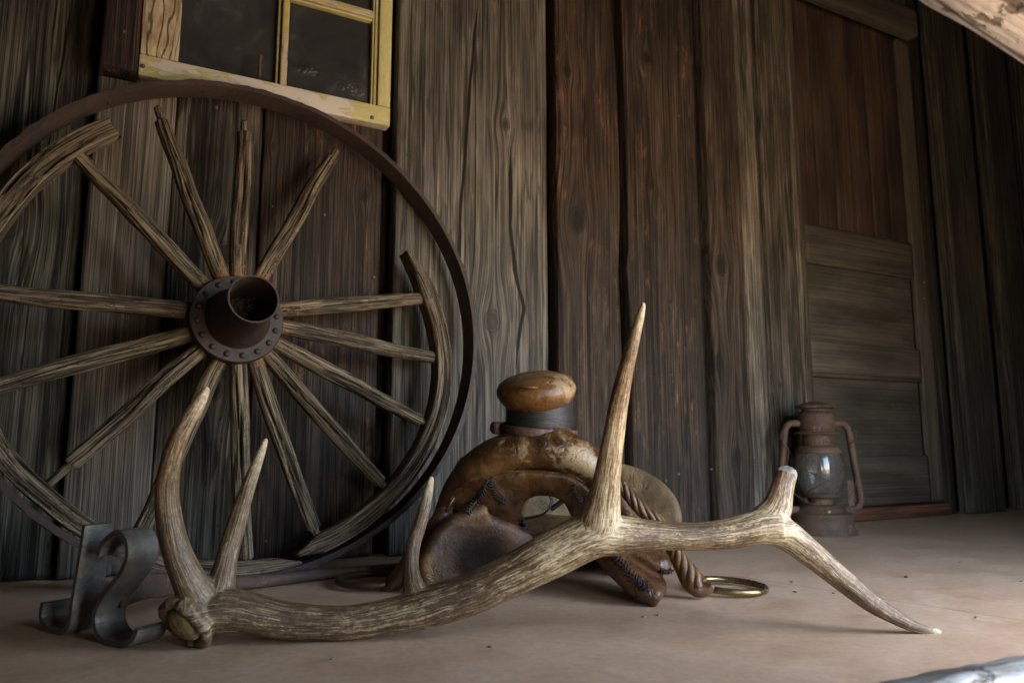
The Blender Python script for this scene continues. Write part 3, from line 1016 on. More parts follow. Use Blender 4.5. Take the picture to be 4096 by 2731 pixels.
plank(B(0.514), B(0.925), M['grey'], y=YB, t=0.05, knots=[k(1968, 1284, 0.024, YB), k(2020, 500, 0.014, YB)],
      cracks=[cr([(1912, 0), (1875, 420), (1840, 900), (1838, 1180)], YB, .0056),
              cr([(2045, 560), (2043, 900), (2062, 1080), (2098, 1230), (2082, 1330), (2060, 1480)], YB, .0072),
              cr([(1905, 560), (1900, 1000), (1885, 1150)], YB, .0032)], label='wide pale grey plank with a dark knot and long cracks')
YC = -0.046
plank(B(0.944), B(1.142), M['red'], y=YC, t=0.05, tone=B(1.073), knots=[k(2308, 880, 0.030, YC), k(2268, 285, 0.014, YC)],
      cracks=[cr([(2340, 380), (2338, 560)], YC, .003)],
      wr=[(0, 0), (B(.35), 0.004), (B(.7), -0.006), (B(.95), 0.006), (B(1.3), 0.0), (B(1.5), -0.02), (2.4, -0.026)],
      label='red brown plank with a large knot and a wavy right edge')
plank(B(1.128), B(1.160), M['edge'], y=-0.012, t=0.03, name='batten', label='dark strip in the gap beside the wavy edged plank')
plank(B(1.172), B(1.425), M['brown'], y=YC, t=0.05, tone=B(1.375), knots=[k(2466, 1120, 0.012, YC), k(2585, 235, 0.018, YC), k(2600, 745, 0.010, YC), k(2680, 1205, 0.008, YC)],
      wl=[(0, 0), (B(.5), 0.002), (B(.66), -0.004), (B(.72), -0.012), (B(.78), 0.0), (B(1.3), -0.006), (2.4, -0.02)],
      label='blackish brown scuffed plank right of the tall antler point')
plank(B(1.415), B(1.458), M['edge'], y=-0.014, t=0.03, name='batten', label='dark ridged strip between two brown planks')
plank(B(1.460), B(1.668), M['brown2'], y=YC - 0.004, t=0.05, tone=B(1.592), knots=[k(2878, 1065, 0.026, YC), k(2872, 1455, 0.020, YC), k(2945, 1830, 0.022, YC), k(2780, 135, 0.012, YC), k(2790, 300, 0.012, YC)],
      label='brown plank with three knots and a pale right side')
plank(B(1.698), B(1.826), M['tan'], y=YC + 0.004, t=0.05, knots=[(B(1.72), B(.42), 0.010)], cracks=[cr([(3118, 830), (3122, 1180), (3135, 1500)], YC, .0013), cr([(3045, 230), (3050, 600)], YC, .0016)],
      label='tan grey plank left of the door')
plank(B(1.668), B(1.698), M['edge'], y=-0.008, t=0.03, name='batten', label='dark strip left of the tan plank')
plank(B(1.836), B(1.867), M['tan'], y=-0.030, t=0.05, amp=(0.003, 0.007), name='door_jamb', label='narrow raw edged jamb strip at the left of the door')
plank(B(1.824), B(1.840), M['edge'], y=-0.006, t=0.03, name='batten', label='dark strip beside the door jamb')
# right of the door
for a, b, yy in ((2.640, 2.836, -0.045), (2.955, 3.125, -0.045), (3.235, 3.42, -0.045), (3.53, 3.72, -0.045), (3.83, 4.05, -0.045), (4.16, 4.4, -0.045), (4.5, 4.8, -0.045), (4.9, 5.2, -0.045)):
    plank(B(a), B(b), M['far'], y=yy, t=0.06, knots=[(B(a) + 0.14, B(1.27), 0.016)], dz=0.02, label='grey plank standing proud right of the door')
for i in range(3):
    plank(B(-0.62 - 0.3 * (i + 1)), B(-0.62 - 0.3 * i) - 0.004, M['green'], y=0.012 + 0.006 * (i % 2), dz=0.03)
plank(B(2.552), B(2.585), M['edge'], y=-0.016, t=0.05, name='door_jamb', label='dark right hand door jamb')
# lintel above the door and the boards over it
plank(1.766 * S, 1.868 * S, M['door'], y=-0.052, t=0.05, z0=B(1.90), z1=B(2.535), horiz=True, name='lintel', label='heavy board across the top of the door')
plank(B(1.885), B(2.20), M['far'], y=0.0, z0=B(1.87), z1=2.40, t=0.03)
plank(B(2.203), B(2.55), M['far'], y=0.004, z0=B(1.87), z1=2.40, t=0.03)
plank(0.0, 0.040 * S, M['sill'], y=-0.012, t=0.04, z0=B(1.882), z1=B(2.555), horiz=True, name='sill', label='reddish board under the door')


def nail(px, py, y, r=0.0042, parent=None):
    x, z = pw(px, py, y)
    V, Fc = lathe([(0, -0.0022), (r * 0.6, -0.0020), (r, -0.0008), (r, 0.004)], (x, y, z), (0, 1, 0), 10)
    return mesh('nail', V, Fc, M['nail'], parent or wall)


for q in ((1087, 825, -.006), (1297, 860, -.006), (1495, 1109, -.006), (1063, 2165, -.006), (1183, 2180, -.006), (1497, 2012, -.006), (865, 430, .002), (2715, 1895, YC), (2664, 1922, YC), (2846, 1876, YC), (2715, 465, YC)):
    nail(*q)

# ------------------------------------------------------------------ window sash nailed on the wall
YS = -0.036
win = thing('window_sash', 'old yellow window sash with dark panes hung above the wheel', 'window', (B(0.23), YS, B(0.985)))


def stick(name, c, half, mat, long, parent, r=0.003, label=None):
    """squared stick, long = axis index of its length"""
    V, Fc, L = rbox(c, half, r=r, seg=2)
    # subdivide by lc only: planes are flat, so the material carries the wear
    o = [0, 1, 2]
    o.remove(long)
    lc = np.stack([L[:, o[0]], L[:, o[1]], L[:, long]], 1) + np.array([c[0] * 3.1 + c[2], c[1] + c[2] * 5.7, c[0] * 1.9 + c[2]])
    return sharp(mesh(name, V, Fc, mat, parent, {'lc': lc}, label=label), 50)


wl_, wr_, wb, wt = B(-0.036), B(0.492), B(0.9855), 2.02
rail_t = B(1.031)
gL, gR = B(0.036), B(0.447)
mL, mR = B(0.232), B(0.257)
stick('bottom_rail', ((wl_ + wr_) / 2, YS + 0.016, (wb + rail_t) / 2), ((wr_ - wl_) / 2, 0.018, (rail_t - wb) / 2), M['ypeel'], 0, win, label='cracked bottom rail with peeling yellow paint')
stick('stile', ((wl_ + gL) / 2, YS + 0.017, (rail_t + wt) / 2 + 0.0005), ((gL - wl_) / 2, 0.0175, (wt - rail_t) / 2 - 0.001), M['bare'], 2, win, label='bare weathered left stile')
stick('stile', ((wr_ + gR + 0.016) / 2, YS + 0.017, (rail_t + wt) / 2 + 0.0005), ((wr_ - gR - 0.016) / 2, 0.0175, (wt - rail_t) / 2 - 0.001), M['ywhole'], 2, win, label='solid yellow right stile')
stick('moulding', (gR + 0.0105, YS + 0.021, (rail_t + wt) / 2), (0.0045, 0.013, (wt - rail_t) / 2 - 0.002), M['ywhole'], 2, win, r=0.004)
stick('moulding', (gR + 0.003, YS + 0.024, (rail_t + wt) / 2), (0.0025, 0.011, (wt - rail_t) / 2 - 0.002), M['ywhole'], 2, win, r=0.002)
stick('muntin', ((mL + mR) / 2 + 0.003, YS + 0.017, (rail_t + wt) / 2), (0.0085, 0.0145, (wt - rail_t) / 2 - 0.002), M['ymunt'], 2, win, r=0.004)
stick('moulding', (mL + 0.0025, YS + 0.024, (rail_t + wt) / 2), (0.003, 0.010, (wt - rail_t) / 2 - 0.002), M['ywhole'], 2, win, r=0.002)
mz = pw(1400, 28, YS)[1]
for mx0, mx1 in ((mR + 0.0005, gR),):
    stick('muntin', ((mx0 + mx1) / 2, YS + 0.018, mz), ((mx1 - mx0) / 2 - 0.0005, 0.013, 0.0095), M['ymunt'], 0, win, r=0.004)
    stick('moulding', ((mx0 + mx1) / 2, YS + 0.023, mz - 0.0125), ((mx1 - mx0) / 2 - 0.0005, 0.010, 0.0028), M['ywhole'], 0, win, r=0.002)
    stick('moulding', ((mx0 + mx1) / 2, YS + 0.023, mz + 0.0125), ((mx1 - mx0) / 2 - 0.0005, 0.010, 0.0028), M['ywhole'], 0, win, r=0.002)


def pane(x0, x1, z0, z1, crz):
    nx, nz = 50, 50
    xs, zs = np.linspace(x0, x1, nx), np.linspace(z0, z1, nz)
    X, Z = np.meshgrid(xs, zs)
    Y = YS + 0.028 + 0.002 * fbm(np.stack([X * 6, Z * 6, X * 0], 2), 3, 2)
    cz = np.zeros_like(X)
    for cx, cz_, rx, rz in crz:
        cz = np.maximum(cz, np.exp(-((X - cx) / rx) ** 2 - ((Z - cz_) / rz) ** 2))
    Y = Y + 0.005 * cz * fbm(np.stack([X * 30, Z * 30, X * 0], 2), 5, 3)
    I = np.arange(nx * nz).reshape(nz, nx)
    Fq = np.stack([I[:-1, :-1], I[:-1, 1:], I[1:, 1:], I[1:, :-1]], 2).reshape(-1, 4)
    V = np.stack([X, Y, Z], 2).reshape(-1, 3)
    n = len(V)
    V = np.concatenate([V, V + [0, 0.004, 0]])
    Fq = np.concatenate([Fq, (Fq + n)[:, ::-1]])
    rim = np.concatenate([I[0], I[1:, -1], I[-1, -2::-1], I[-2:0:-1, 0]])
    Fr = [(rim[i], rim[i - 1], rim[i - 1] + n, rim[i] + n) for i in range(len(rim))]
    return mesh('pane', V, Fq.tolist() + Fr, M['pane'], win, {'cz': np.tile(cz.ravel(), 2)})


cz1 = [(*pw(1230, 255, YS), .035, .012), (*pw(1420, 335, YS), .03, .016)]
pane(gL - 0.004, mL - 0.001, rail_t - 0.004, wt - 0.01, [])
pane(mR + 0.001, gR, rail_t - 0.004, mz - 0.016, cz1)
pane(mR + 0.001, gR, mz + 0.016, wt - 0.01, [])
# sash pull / catch
x, z = pw(1038, 305, YS - 0.01)
V, Fc = lathe([(0, 0), (.0045, 0), (.0045, .004), (.0032, .006), (.0032, .03), (.0042, .031), (.0032, .034), (.003, .044), (.0048, .047), (.0056, .052), (.0042, .057), (0, .058)], (x, YS - 0.006, z), n=16)
th = np.linspace(0, 2 * math.pi * 9, 160)
coil = np.stack([x + .0044 * np.cos(th), YS - 0.006 + .0044 * np.sin(th), z + .004 + .026 * th / th[-1]], 1)
mesh('catch', V, Fc, M['strap'], win, label='small brown spring catch')
V, Fc, _ = tube(coil, .0009, 6)
mesh('spring', V, Fc, M['cap'], win)
for q in ((571, 265), (1488, 471)):
    nail(*q, YS - 0.0022, 0.0055, win)
fb = plank(B(-0.102), B(-0.038), M['frame'], y=-0.066, t=0.06, z0=B(0.979), z1=2.2, amp=(.002, .002), name='casing_board', label='short dark charred board beside the window sash')
nail(494, 126, -0.066)

# ------------------------------------------------------------------ door
door = thing('door', 'old panelled wooden door with red brown boards in its upper half', 'door', (B(2.2), 0.0, B(0.045)))
YD = 0.0
xl_, xr_ = B(1.868), B(2.545)
pl, pr = B(1.915), B(2.470)


def dpart(name, x0, x1, z0, z1, y, mat, t=0.03, horiz=False, label=None):
    if horiz:
        return plank(z0, z1, mat, y=y, t=t, z0=x0, z1=x1, horiz=True, parent=door, name=name, label=label, amp=(.0005, .0005), dz=0.02)
    return plank(x0, x1, mat, y=y, t=t, z0=z0, z1=z1, parent=door, name=name, label=label, amp=(.0005, .0005), dz=0.02)


dpart('stile', xl_, pl, B(.046), B(1.765), YD, M['door'])
dpart('stile', pr, xr_, B(.046), B(1.765), YD, M['door'])
dpart('rail', pl + .001, pr - .001, B(.046), B(.205), YD + .0005, M['door'], horiz=True)
dpart('rail', pl + .001, pr - .001, B(.472), B(.577), YD + .0005, M['door'], horiz=True)
dpart('rail', pl + .001, pr - .001, B(.845), B(.965), YD + .0005, M['door'], horiz=True)
dpart('panel', pl - .004, pr + .004, B(.200), B(.476), YD + .018, M['dpanel'], .012, True)
dpart('panel', pl - .004, pr + .004, B(.572), B(.850), YD + .018, M['dpanel'], .012, True)
for z0 in (.472, .845):                      # mouldings under the rails
    V, Fc, L = rbox(((pl + pr) / 2, YD + .008, B(z0) - .008), ((pr - pl) / 2 - .002, .009, .0075), r=.006)
    mesh('moulding', V, Fc, M['door'], door, {'lc': L[:, [1, 2, 0]], 'ck': np.full((len(V), 3), 30.0)})
for z0, z1 in ((.205, .462), (.577, .835)):
    V, Fc, L = rbox((pr - .006, YD + .008, B(z0 + z1) / 2), (.0055, .005, B(z1 - z0) / 2 - .002), r=.004)
    mesh('moulding', V, Fc, M['door'], door, {'lc': L, 'ck': np.full((len(V), 3), 30.0)})
nb = 6
bw = (pr + .01 - pl + .004) / nb
for i in range(nb):
    dpart('board', pl - .004 + i * bw, pl - .004 + (i + 1) * bw - .0042, B(.955), B(1.775), YD + .013 + .0015 * (i % 2), M['dboard'], .014)
for q in ((3697, 1130), (3700, 1195)):
    x, z = pw(*q)
    V, Fc = lathe([(0, -.0025), (.006, -.002), (.008, .001)], (x, YD - .001, z), (0, 1, 0), 12)
    mesh('escutcheon', V, Fc, M['cap'], door)

# ------------------------------------------------------------------ wagon wheel
WR = 0.4928 * S
WLEAN, WYAW = 0.1202, 0.0734
e1 = np.array([math.cos(WYAW), math.sin(WYAW), 0])
e2 = unit(np.array([-math.sin(WYAW) * math.sin(WLEAN), math.cos(WYAW) * math.sin(WLEAN), math.cos(WLEAN)]))
en = np.cross(e1, e2)                        # towards the room
WC = np.array([0.1941 * S, -0.1448 * S, WR * math.cos(WLEAN) + 0.007])
wheel = thing('wagon_wheel', 'broken wooden wagon wheel with an iron tyre leaning on the plank wall', 'wagon wheel', (WC[0], WC[1], 0))


def wp(px, py, off=0.0):                     # photo pixel -> wheel plane coordinates
    q = onplane(px, py, WC + en * off, en) - WC
    return np.dot(q, e1), np.dot(q, e2)


def wpt(u, v, off=0.0):
    return WC + u * e1 + v * e2 + off * en


# tyre: flat iron hoop with a chewed outer lip
nt_ = 420
TW, TT = 0.056, 0.013
V, Fc = [], []
rng = np.random.RandomState(4)
chew = np.convolve(rng.rand(nt_ + 8), np.ones(3) / 3, 'same')[:nt_]
prof = [(WR - 0.0005, 0.0), (WR + 0.0005, -0.003), (WR + 0.0005, -TW + .003), (WR - .002, -TW), (WR - TT + .002, -TW), (WR - TT, -TW + .002), (WR - TT, -.003), (WR - TT + .0015, 0.0015)]
for i in range(nt_):
    t = 2 * math.pi * i / nt_
    for j, (r, o) in enumerate(prof):
        if j == 0:
            r += 0.0028 * (chew[i] - 0.5) * 2 + 0.001
        r += 0.0012 * math.sin(3 * t + 1) + .0006 * math.sin(7 * t)
        V.append(wpt(r * math.cos(t), r * math.sin(t), o))
m = len(prof)
Fc = [(i * m + j, i * m + (j + 1) % m, ((i + 1) % nt_) * m + (j + 1) % m, ((i + 1) % nt_) * m + j) for i in range(nt_) for j in range(m)]
Fc = [f[::-1] for f in Fc]
ty = sharp(mesh('tyre', V, Fc, M['tyre'], wheel), 40)
for px, py in ((447, 434), (818, 390), (1123, 455), (1266, 517)):
    u, v = wp(px, py, -.03)
    a = math.atan2(v, u)
    c = wpt((WR - TT + .0005) * math.cos(a), (WR - TT + .0005) * math.sin(a), -.028)
    V, Fc = lathe([(0, -.0006), (.0035, -.0006), (.004, .0004)], c, wpt(math.cos(a), math.sin(a)) - WC, 10)
    mesh('bolt_hole', V, Fc, M['fluff'], wheel)

# hub
hu, hv = wp(952, 1274, 0.035)
HC = wpt(hu, hv, 0.0)
HPROF = [(0.040, -.05), (.06, -.05), (.088, -.012), (.0925, -.010), (.0945, .026), (.0945, .032), (.0925, .035), (.066, .037), (.0625, .041), (.0615, .052), (.0585, .056),
         (.0565, .068), (.0555, .074), (.053, .080), (.0500, .105), (.0482, .140), (.0475, .168), (.0485, .1735), (.0490, .179), (.0480, .181), (.0450, .181), (.0435, .177), (.0425, .10), (.0405, .04), (.040, -.05)]
HL = 1.0
V, Fc = lathe(HPROF, HC, en, 72, xa=(1, 0, 0.2))
sharp(mesh('hub', V, Fc, M['hub'], wheel), 40)
V, Fc = lathe([(0, .052), (.0405, .050)], HC, en, 32)
V2 = V + .006 * fbm(V * 60, 3)[:, None] * en
mesh('hub_core', V2, Fc, M['fluff'], wheel)
hairs = []
rr = random.Random(5)
for i in range(46):
    a, r = rr.uniform(0, 6.28), rr.uniform(.005, .034)
    b = HC + en * rr.uniform(.052, .075) + (e1 * math.cos(a) + e2 * math.sin(a)) * r + e2 * .008
    d1 = unit([rr.uniform(-1, 1), rr.uniform(-1, 1), rr.uniform(-1, 1)]) * rr.uniform(.006, .014)
    d2 = d1 + unit([rr.uniform(-1, 1), rr.uniform(-1, 1), rr.uniform(-1, 1)]) * .009
    hairs.append(tube(spline([b, b + d1, b + d2], 7), .0005, 5))
V, Fc, _ = join(hairs)
mesh('dry_grass', V, Fc, M['chip'], wheel)
for i in range(16):
    a = 2 * math.pi * (i + .35) / 16
    c = HC + (e1 * math.cos(a) + e2 * math.sin(a)) * .0795 + en * .0355
    V, Fc = lathe([(.0068, -.001), (.0064, .002), (.0048, .0042), (.0026, .0052), (0, .0055)], c, en, 14)
    mesh('rivet', V, Fc, M['hub'], wheel)

SP = [((296, 603), (800, 1130)), ((622, 425), (885, 1095)), ((981, 484), (950, 1085)), ((1347, 598), (1050, 1090)),
      ((1690, 1188), (1130, 1238)), ((1752, 1432), (1140, 1312)), ((1724, 1706), (1112, 1378)), ((1562, 1966), (1070, 1425)),
      ((1278, 2170), (1020, 1452)), ((982, 2240), (948, 1455)), ((548, 2150), (878, 1440)), ((185, 1935), (822, 1382)),
      ((-160, 1585), (780, 1330)), ((-200, 1150), (770, 1248))]


def spoke(outer, inner, sd, tenon):
    o, i = np.array(wp(*outer, -.028)), np.array(wp(*inner, 0.0))
    d = unit(i - np.array([hu, hv]) if False else i - o)
    i2 = i + d * 0.03
    L = np.linalg.norm(i2 - o)
    n = max(40, int(L / .0055))
    t = np.linspace(0, 1, n)                 # 0 at the hub
    P = np.array([wpt(*(i2 + (o - i2) * s), 0.004 - .036 * s) for s in t])
    P = P + (e1 * d[1] - e2 * d[0]) * (0.004 * fbm(np.stack([t * 3, t * 0 + sd, t * 0], 1), sd, 2))[:, None] * 2
    base = .0166 + .0032 * np.sin(np.clip(t * 1.15, 0, 1) * math.pi) - .0012 * t
    if tenon > 0:
        cut = 1 - tenon / L
        base = np.where(t > cut, .0085, base)
    ns = 40
    th0 = np.linspace(0, 2 * math.pi, ns, endpoint=False)
    rs = np.random.RandomState(sd)
    gr = [(rs.rand() * 6.28, rs.uniform(.06, .13), rs.uniform(.14, .40), rs.uniform(0, .5), rs.uniform(.5, 1.1)) for _ in range(11)]
    V, lc, gv, li = [], [], [], []
    T, N, Bn = frames(P, en)
    for q in range(n):
        s = t[q]
        k = 1 + .16 * fbm(np.stack([np.cos(th0) * 1.7 + sd, np.sin(th0) * 1.7, np.full(ns, s * 9)], 1), sd, 4)
        k = k + .05 * np.cos(2 * (th0 - 1.57))
        g = np.zeros(ns)
        for a, w, dp, s0, s1 in gr:
            env = np.clip(min((s - s0) / .08, (s1 - s) / .08), 0, 1)
            aa = a + .35 * math.sin(s * 5 + a * 3)
            dd = np.angle(np.exp(1j * (th0 - aa)))
            e = np.exp(-(dd / w) ** 2) * env
            k = k - dp * e
            g = np.maximum(g, e * dp / .25)
        end = 1.0
        if q == n - 1:
            end = .75
        r = base[q] * k * end
        V.append(P[q] + (r * np.cos(th0))[:, None] * N[q] + (r * .95 * np.sin(th0))[:, None] * Bn[q])
        lc.append(np.stack([r * np.cos(th0) + sd * .37, r * np.sin(th0), np.full(ns, s * L + sd)], 1))
        gv.append(g)
        li.append(np.full(ns, .20 * math.exp(-s * L / .05) - .045 + .05 * math.exp(-s * L / .25)))
    # broken end: rough
    V[-1] = V[-1] + T[-1] * (.006 * fbm(np.stack([np.cos(th0) * 3, np.sin(th0) * 3, th0 * 0 + sd], 1), sd)[:, None] * 2)
    V, lc = np.concatenate(V), np.concatenate(lc)
    Fc = [(q * ns + j, q * ns + (j + 1) % ns, (q + 1) * ns + (j + 1) % ns, (q + 1) * ns + j) for q in range(n - 1) for j in range(ns)]
    Fc += [tuple(range(ns - 1, -1, -1)), tuple((n - 1) * ns + j for j in range(ns))]
    return mesh('spoke', V, Fc, M['spoke'], wheel, {'lc': lc, 'gv': np.concatenate(gv), 'li': np.concatenate(li)})


TEN = [.0, .035, .028, .03, .0, .0, .03, .03, .03, .0, .0, .05, .0, .0]
for i, ((o, ii), tn) in enumerate(zip(SP, TEN)):
    spoke(o, ii, 31 + i, tn)


def felloe(pts, sd, hr=.021, hw=.024, off=-.030, pointy=(0, 0)):
    """curved rim piece through photo pixels on its centre line"""
    uv = np.array([wp(*p, off + hw * .8) for p in pts])
    L0 = np.linalg.norm(np.diff(uv, axis=0), axis=1).sum()
    n = int(L0 / .005)
    c = spline(np.c_[uv, np.zeros(len(uv))], n)
    P = np.array([wpt(a, b, off) for a, b, _ in c])
    T, N, Bn = frames(P, en)                 # N = axial, Bn = radial
    prof = []
    m = 11
    for a in np.linspace(-1, 1, m):
        prof.append((1, a))
    for a in np.linspace(1, -1, 8)[1:-1]:
        prof.append((a, 1))
    for a in np.linspace(1, -1, m):
        prof.append((-1, a))
    for a in np.linspace(-1, 1, 8)[1:-1]:
        prof.append((a, -1))
    prof = np.array(prof)
    ns = len(prof)
    pr = prof / np.maximum(1, (np.abs(prof) ** 8).sum(1) ** (1 / 8))[:, None]
    rs = np.random.RandomState(sd)
    th = np.arctan2(prof[:, 1], prof[:, 0])
    gr = [(rs.uniform(-.9, .9), rs.uniform(.05, .10), rs.uniform(.004, .010), rs.uniform(0, .5), rs.uniform(.5, 1.1)) for _ in range(8)]
    V, lc, gv, li = [], [], [], []
    for q in range(n):
        s = q / (n - 1)
        nz = fbm(np.stack([prof[:, 0] * 1.2 + sd, prof[:, 1] * 1.2, np.full(ns, s * L0 * 14)], 1), sd, 4)
        k = 1 + .14 * nz
        kb = np.ones(ns)
        if pointy[0] and s * L0 < pointy[0]:
            e = s * L0 / pointy[0]
            kb = kb * (.25 + .75 * e) if True else kb
        if pointy[1] and (1 - s) * L0 < pointy[1]:
            e = (1 - s) * L0 / pointy[1]
            kb = kb * (.25 + .75 * e)
        a = pr[:, 0] * hw * k
        b = pr[:, 1] * hr * k * kb
        g = np.zeros(ns)
        for c0, w, dp, s0, s1 in gr:
            env = np.clip(min((s - s0) / .06, (s1 - s) / .06), 0, 1)
            cc = c0 + .15 * math.sin(s * 6 + c0 * 9)
            e = np.exp(-((prof[:, 1] - cc) / w) ** 2) * (prof[:, 0] > .9) * env
            a = a - dp * e
            g = np.maximum(g, e * dp / .008)
        V.append(P[q] + a[:, None] * N[q] + b[:, None] * Bn[q])
        lc.append(np.stack([b + sd * .29, a, np.full(ns, s * L0 + sd)], 1))
        gv.append(g)
        li.append(np.full(ns, -.035))
    for e, sg in ((0, -1), (-1, 1)):
        V[e] = V[e] + T[e] * sg * (.022 * np.abs(fbm(np.stack([prof[:, 0] * 1.6, prof[:, 1] * 1.6, th * 0 + sd + e], 1), sd))[:, None] * 2)
    V, lc = np.concatenate(V), np.concatenate(lc)
    Fc = [(q * ns + j, q * ns + (j + 1) % ns, (q + 1) * ns + (j + 1) % ns, (q + 1) * ns + j) for q in range(n - 1) for j in range(ns)]
    Fc += [tuple(range(ns - 1, -1, -1)), tuple((n - 1) * ns + j for j in range(ns))]
    return mesh('felloe', V, Fc, M['spoke'], wheel, {'lc': lc, 'gv': np.concatenate(gv), 'li': np.concatenate(li)})


felloe([(440, 505), (330, 555), (215, 625), (110, 715), (20, 820), (-60, 930)], 71, hr=.022)
felloe([(1632, 1008), (1700, 1130), (1748, 1260), (1775, 1400), (1778, 1530), (1750, 1670), (1695, 1800), (1610, 1925), (1500, 2035), (1370, 2130), (1200, 2215)], 72, hr=.0210, pointy=(.10, .05))
felloe([(1195, 2252), (1080, 2270), (960, 2282), (800, 2280), (640, 2255), (480, 2205)], 73, hr=.019, pointy=(.05, 0))
felloe([(-60, 1690), (0, 1800), (90, 1905), (180, 1985), (290, 2075), (390, 2140)], 74, hr=.018)

# ------------------------------------------------------------------ elk antler
HWK = 0.95


def px_curve(rows, n):
    """rows (px, py, depth, half width in photo pixels) -> points and radii"""
    C = spline(np.array(rows, float), n)
    P = np.array([at(a, b, z) for a, b, z, _ in C])
    return P, C[:, 3] * C[:, 2] / F * HWK


ZB = 1.045
beam = [(815, 2455, 1.016, 86), (855, 2447, 1.018, 90), (925, 2440, 1.022, 90), (1020, 2455, 1.025, 82), (1135, 2480, 1.032, 76), (1270, 2490, 1.038, 71), (1400, 2488, 1.042, 70),
        (1560, 2462, 1.048, 74), (1740, 2420, 1.052, 83), (1915, 2360, 1.055, 86), (2090, 2277, 1.058, 90), (2230, 2205, 1.060, 96), (2370, 2140, 1.062, 96), (2480, 2140, 1.064, 82), (2620, 2140, 1.066, 62),
        (2790, 2144, 1.070, 58), (2920, 2132, 1.074, 64), (3035, 2107, 1.078, 72), (3110, 2105, 1.080, 78)]
tineR = [(3040, 2110, 1.078, 62), (3130, 2130, 1.080, 66), (3220, 2195, 1.080, 58), (3310, 2268, 1.078, 52), (3395, 2337, 1.076, 47), (3480, 2405, 1.074, 41), (3560, 2455, 1.074, 34), (3640, 2497, 1.075, 26), (3700, 2517, 1.077, 19), (3745, 2524, 1.078, 14), (3764, 2526, 1.079, 8)]
tineU = [(3000, 2125, 1.078, 58), (3068, 2085, 1.086, 74), (3106, 2032, 1.094, 62), (3124, 1970, 1.102, 50), (3140, 1920, 1.110, 44), (3146, 1893, 1.114, 44)]
tine4 = [(2360, 2160, 1.060, 60), (2395, 2090, 1.058, 86), (2412, 2010, 1.054, 74), (2424, 1935, 1.048, 60), (2440, 1830, 1.042, 51), (2456, 1730, 1.036, 45), (2476, 1610, 1.030, 40), (2502, 1490, 1.024, 34), (2532, 1370, 1.018, 27), (2557, 1280, 1.014, 20), (2571, 1225, 1.012, 13), (2575, 1209, 1.011, 8)]
tine1 = [(830, 2445, 1.018, 78), (790, 2380, 1.014, 78), (748, 2304, 1.008, 66), (705, 2200, 1.002, 58), (677, 2080, .998, 53), (668, 1960, .996, 47), (683, 1850, .995, 42), (711, 1760, .996, 40), (745, 1690, .998, 36), (782, 1632, 1.000, 30), (808, 1590, 1.002, 24), (826, 1556, 1.003, 15), (830, 1546, 1.003, 8)]
tine2 = [(860, 2420, 1.022, 70), (885, 2330, 1.036, 58), (905, 2245, 1.050, 46), (922, 2180, 1.060, 43), (948, 2090, 1.072, 40), (980, 1985, 1.084, 33), (1010, 1900, 1.093, 27), (1040, 1820, 1.100, 20), (1060, 1768, 1.104, 13), (1067, 1753, 1.105, 8)]
tine3 = [(1690, 2420, 1.054, 55), (1662, 2365, 1.062, 50), (1649, 2312, 1.072, 38), (1646, 2250, 1.084, 31), (1656, 2172, 1.098, 30), (1678, 2101, 1.110, 29), (1698, 2031, 1.120, 25), (1714, 1961, 1.128, 20), (1724, 1918, 1.132, 14), (1727, 1904, 1.133, 8)]
curves = []
parts = []
for rows, n in ((beam, 150), (tineR, 90), (tineU, 40), (tine4, 110), (tine1, 110), (tine2, 80), (tine3, 70)):
    P, r = px_curve(rows, n)
    curves.append((P, r))
    parts.append(tube(P, r, 20))
# coronet: a ring of knobs round the base
c0 = at(736, 2499, 0.992)
vw = unit(c0 - CAM)
qd = -RT - UP
ax0 = unit(.80 * unit(qd - vw * np.dot(qd, vw)) - .38 * vw)
bu = unit((RT - UP) - ax0 * np.dot(RT - UP, ax0))
bv = np.cross(bu, ax0)
parts.append(tube(np.array([c0 - ax0 * .075, c0 - ax0 * .055, c0 - ax0 * .035, c0 - ax0 * .015, c0 - ax0 * .002]), [.024, .027, .030, .033, .035], 24))
rb = random.Random(3)
for i in range(20):
    a = 2 * math.pi * (i + rb.uniform(-.25, .25)) / 20
    c = c0 + (bu * math.cos(a) * .0365 + bv * math.sin(a) * .0310) - ax0 * .003
    parts.append(sphere(c, rb.uniform(.0066, .0102), 8, (1, 1, 1)))
V, Fc, E_ = remesh(parts, 0.0022, 3)
mz_ = V[:, 2].min()
N_ = normals(V, Fc)
n = len(V)
tipd, pale = np.zeros(n), np.zeros(n)
C1, C2 = np.zeros((n, 3)), np.zeros((n, 3))
wb, wt = np.zeros(n), np.zeros(n)
for ci, (P, r) in enumerate(curves):
    T, Nn, Bn = frames(P)
    L = np.r_[0, np.cumsum(np.linalg.norm(np.diff(P, axis=0), axis=1))]
    dmin, imin = np.empty(n), np.empty(n, int)
    for a in range(0, n, 8000):
        d = np.linalg.norm(V[a:a + 8000, None] - P[None], axis=2)
        imin[a:a + 8000] = d.argmin(1)
        dmin[a:a + 8000] = d.min(1)
    dv = V - P[imin]
    q = np.stack([(dv * Nn[imin]).sum(1), (dv * Bn[imin]).sum(1), L[imin] + (dv * T[imin]).sum(1)], 1)
    q[:, :2] *= (.022 / np.maximum(np.linalg.norm(q[:, :2], axis=1), 1e-4))[:, None]
    q = q + ci * 1.7
    w = (r[imin] / np.maximum(dmin, 1e-4)) ** 4
    if ci == 0:
        C1, wb = q, w
    else:
        m_ = w > wt
        C2[m_] = q[m_]
        wt = np.maximum(wt, w)
    if ci > 0 and ci != 2:
        own = dmin < r[imin] * 1.35
        tl = {1: .045, 3: .11, 4: .12, 5: .12, 6: .09}[ci]
        tipd = np.maximum(tipd, own * np.clip(1 - (L[-1] - L[imin]) / tl, 0, 1))
bwt = wt / (wt + wb)
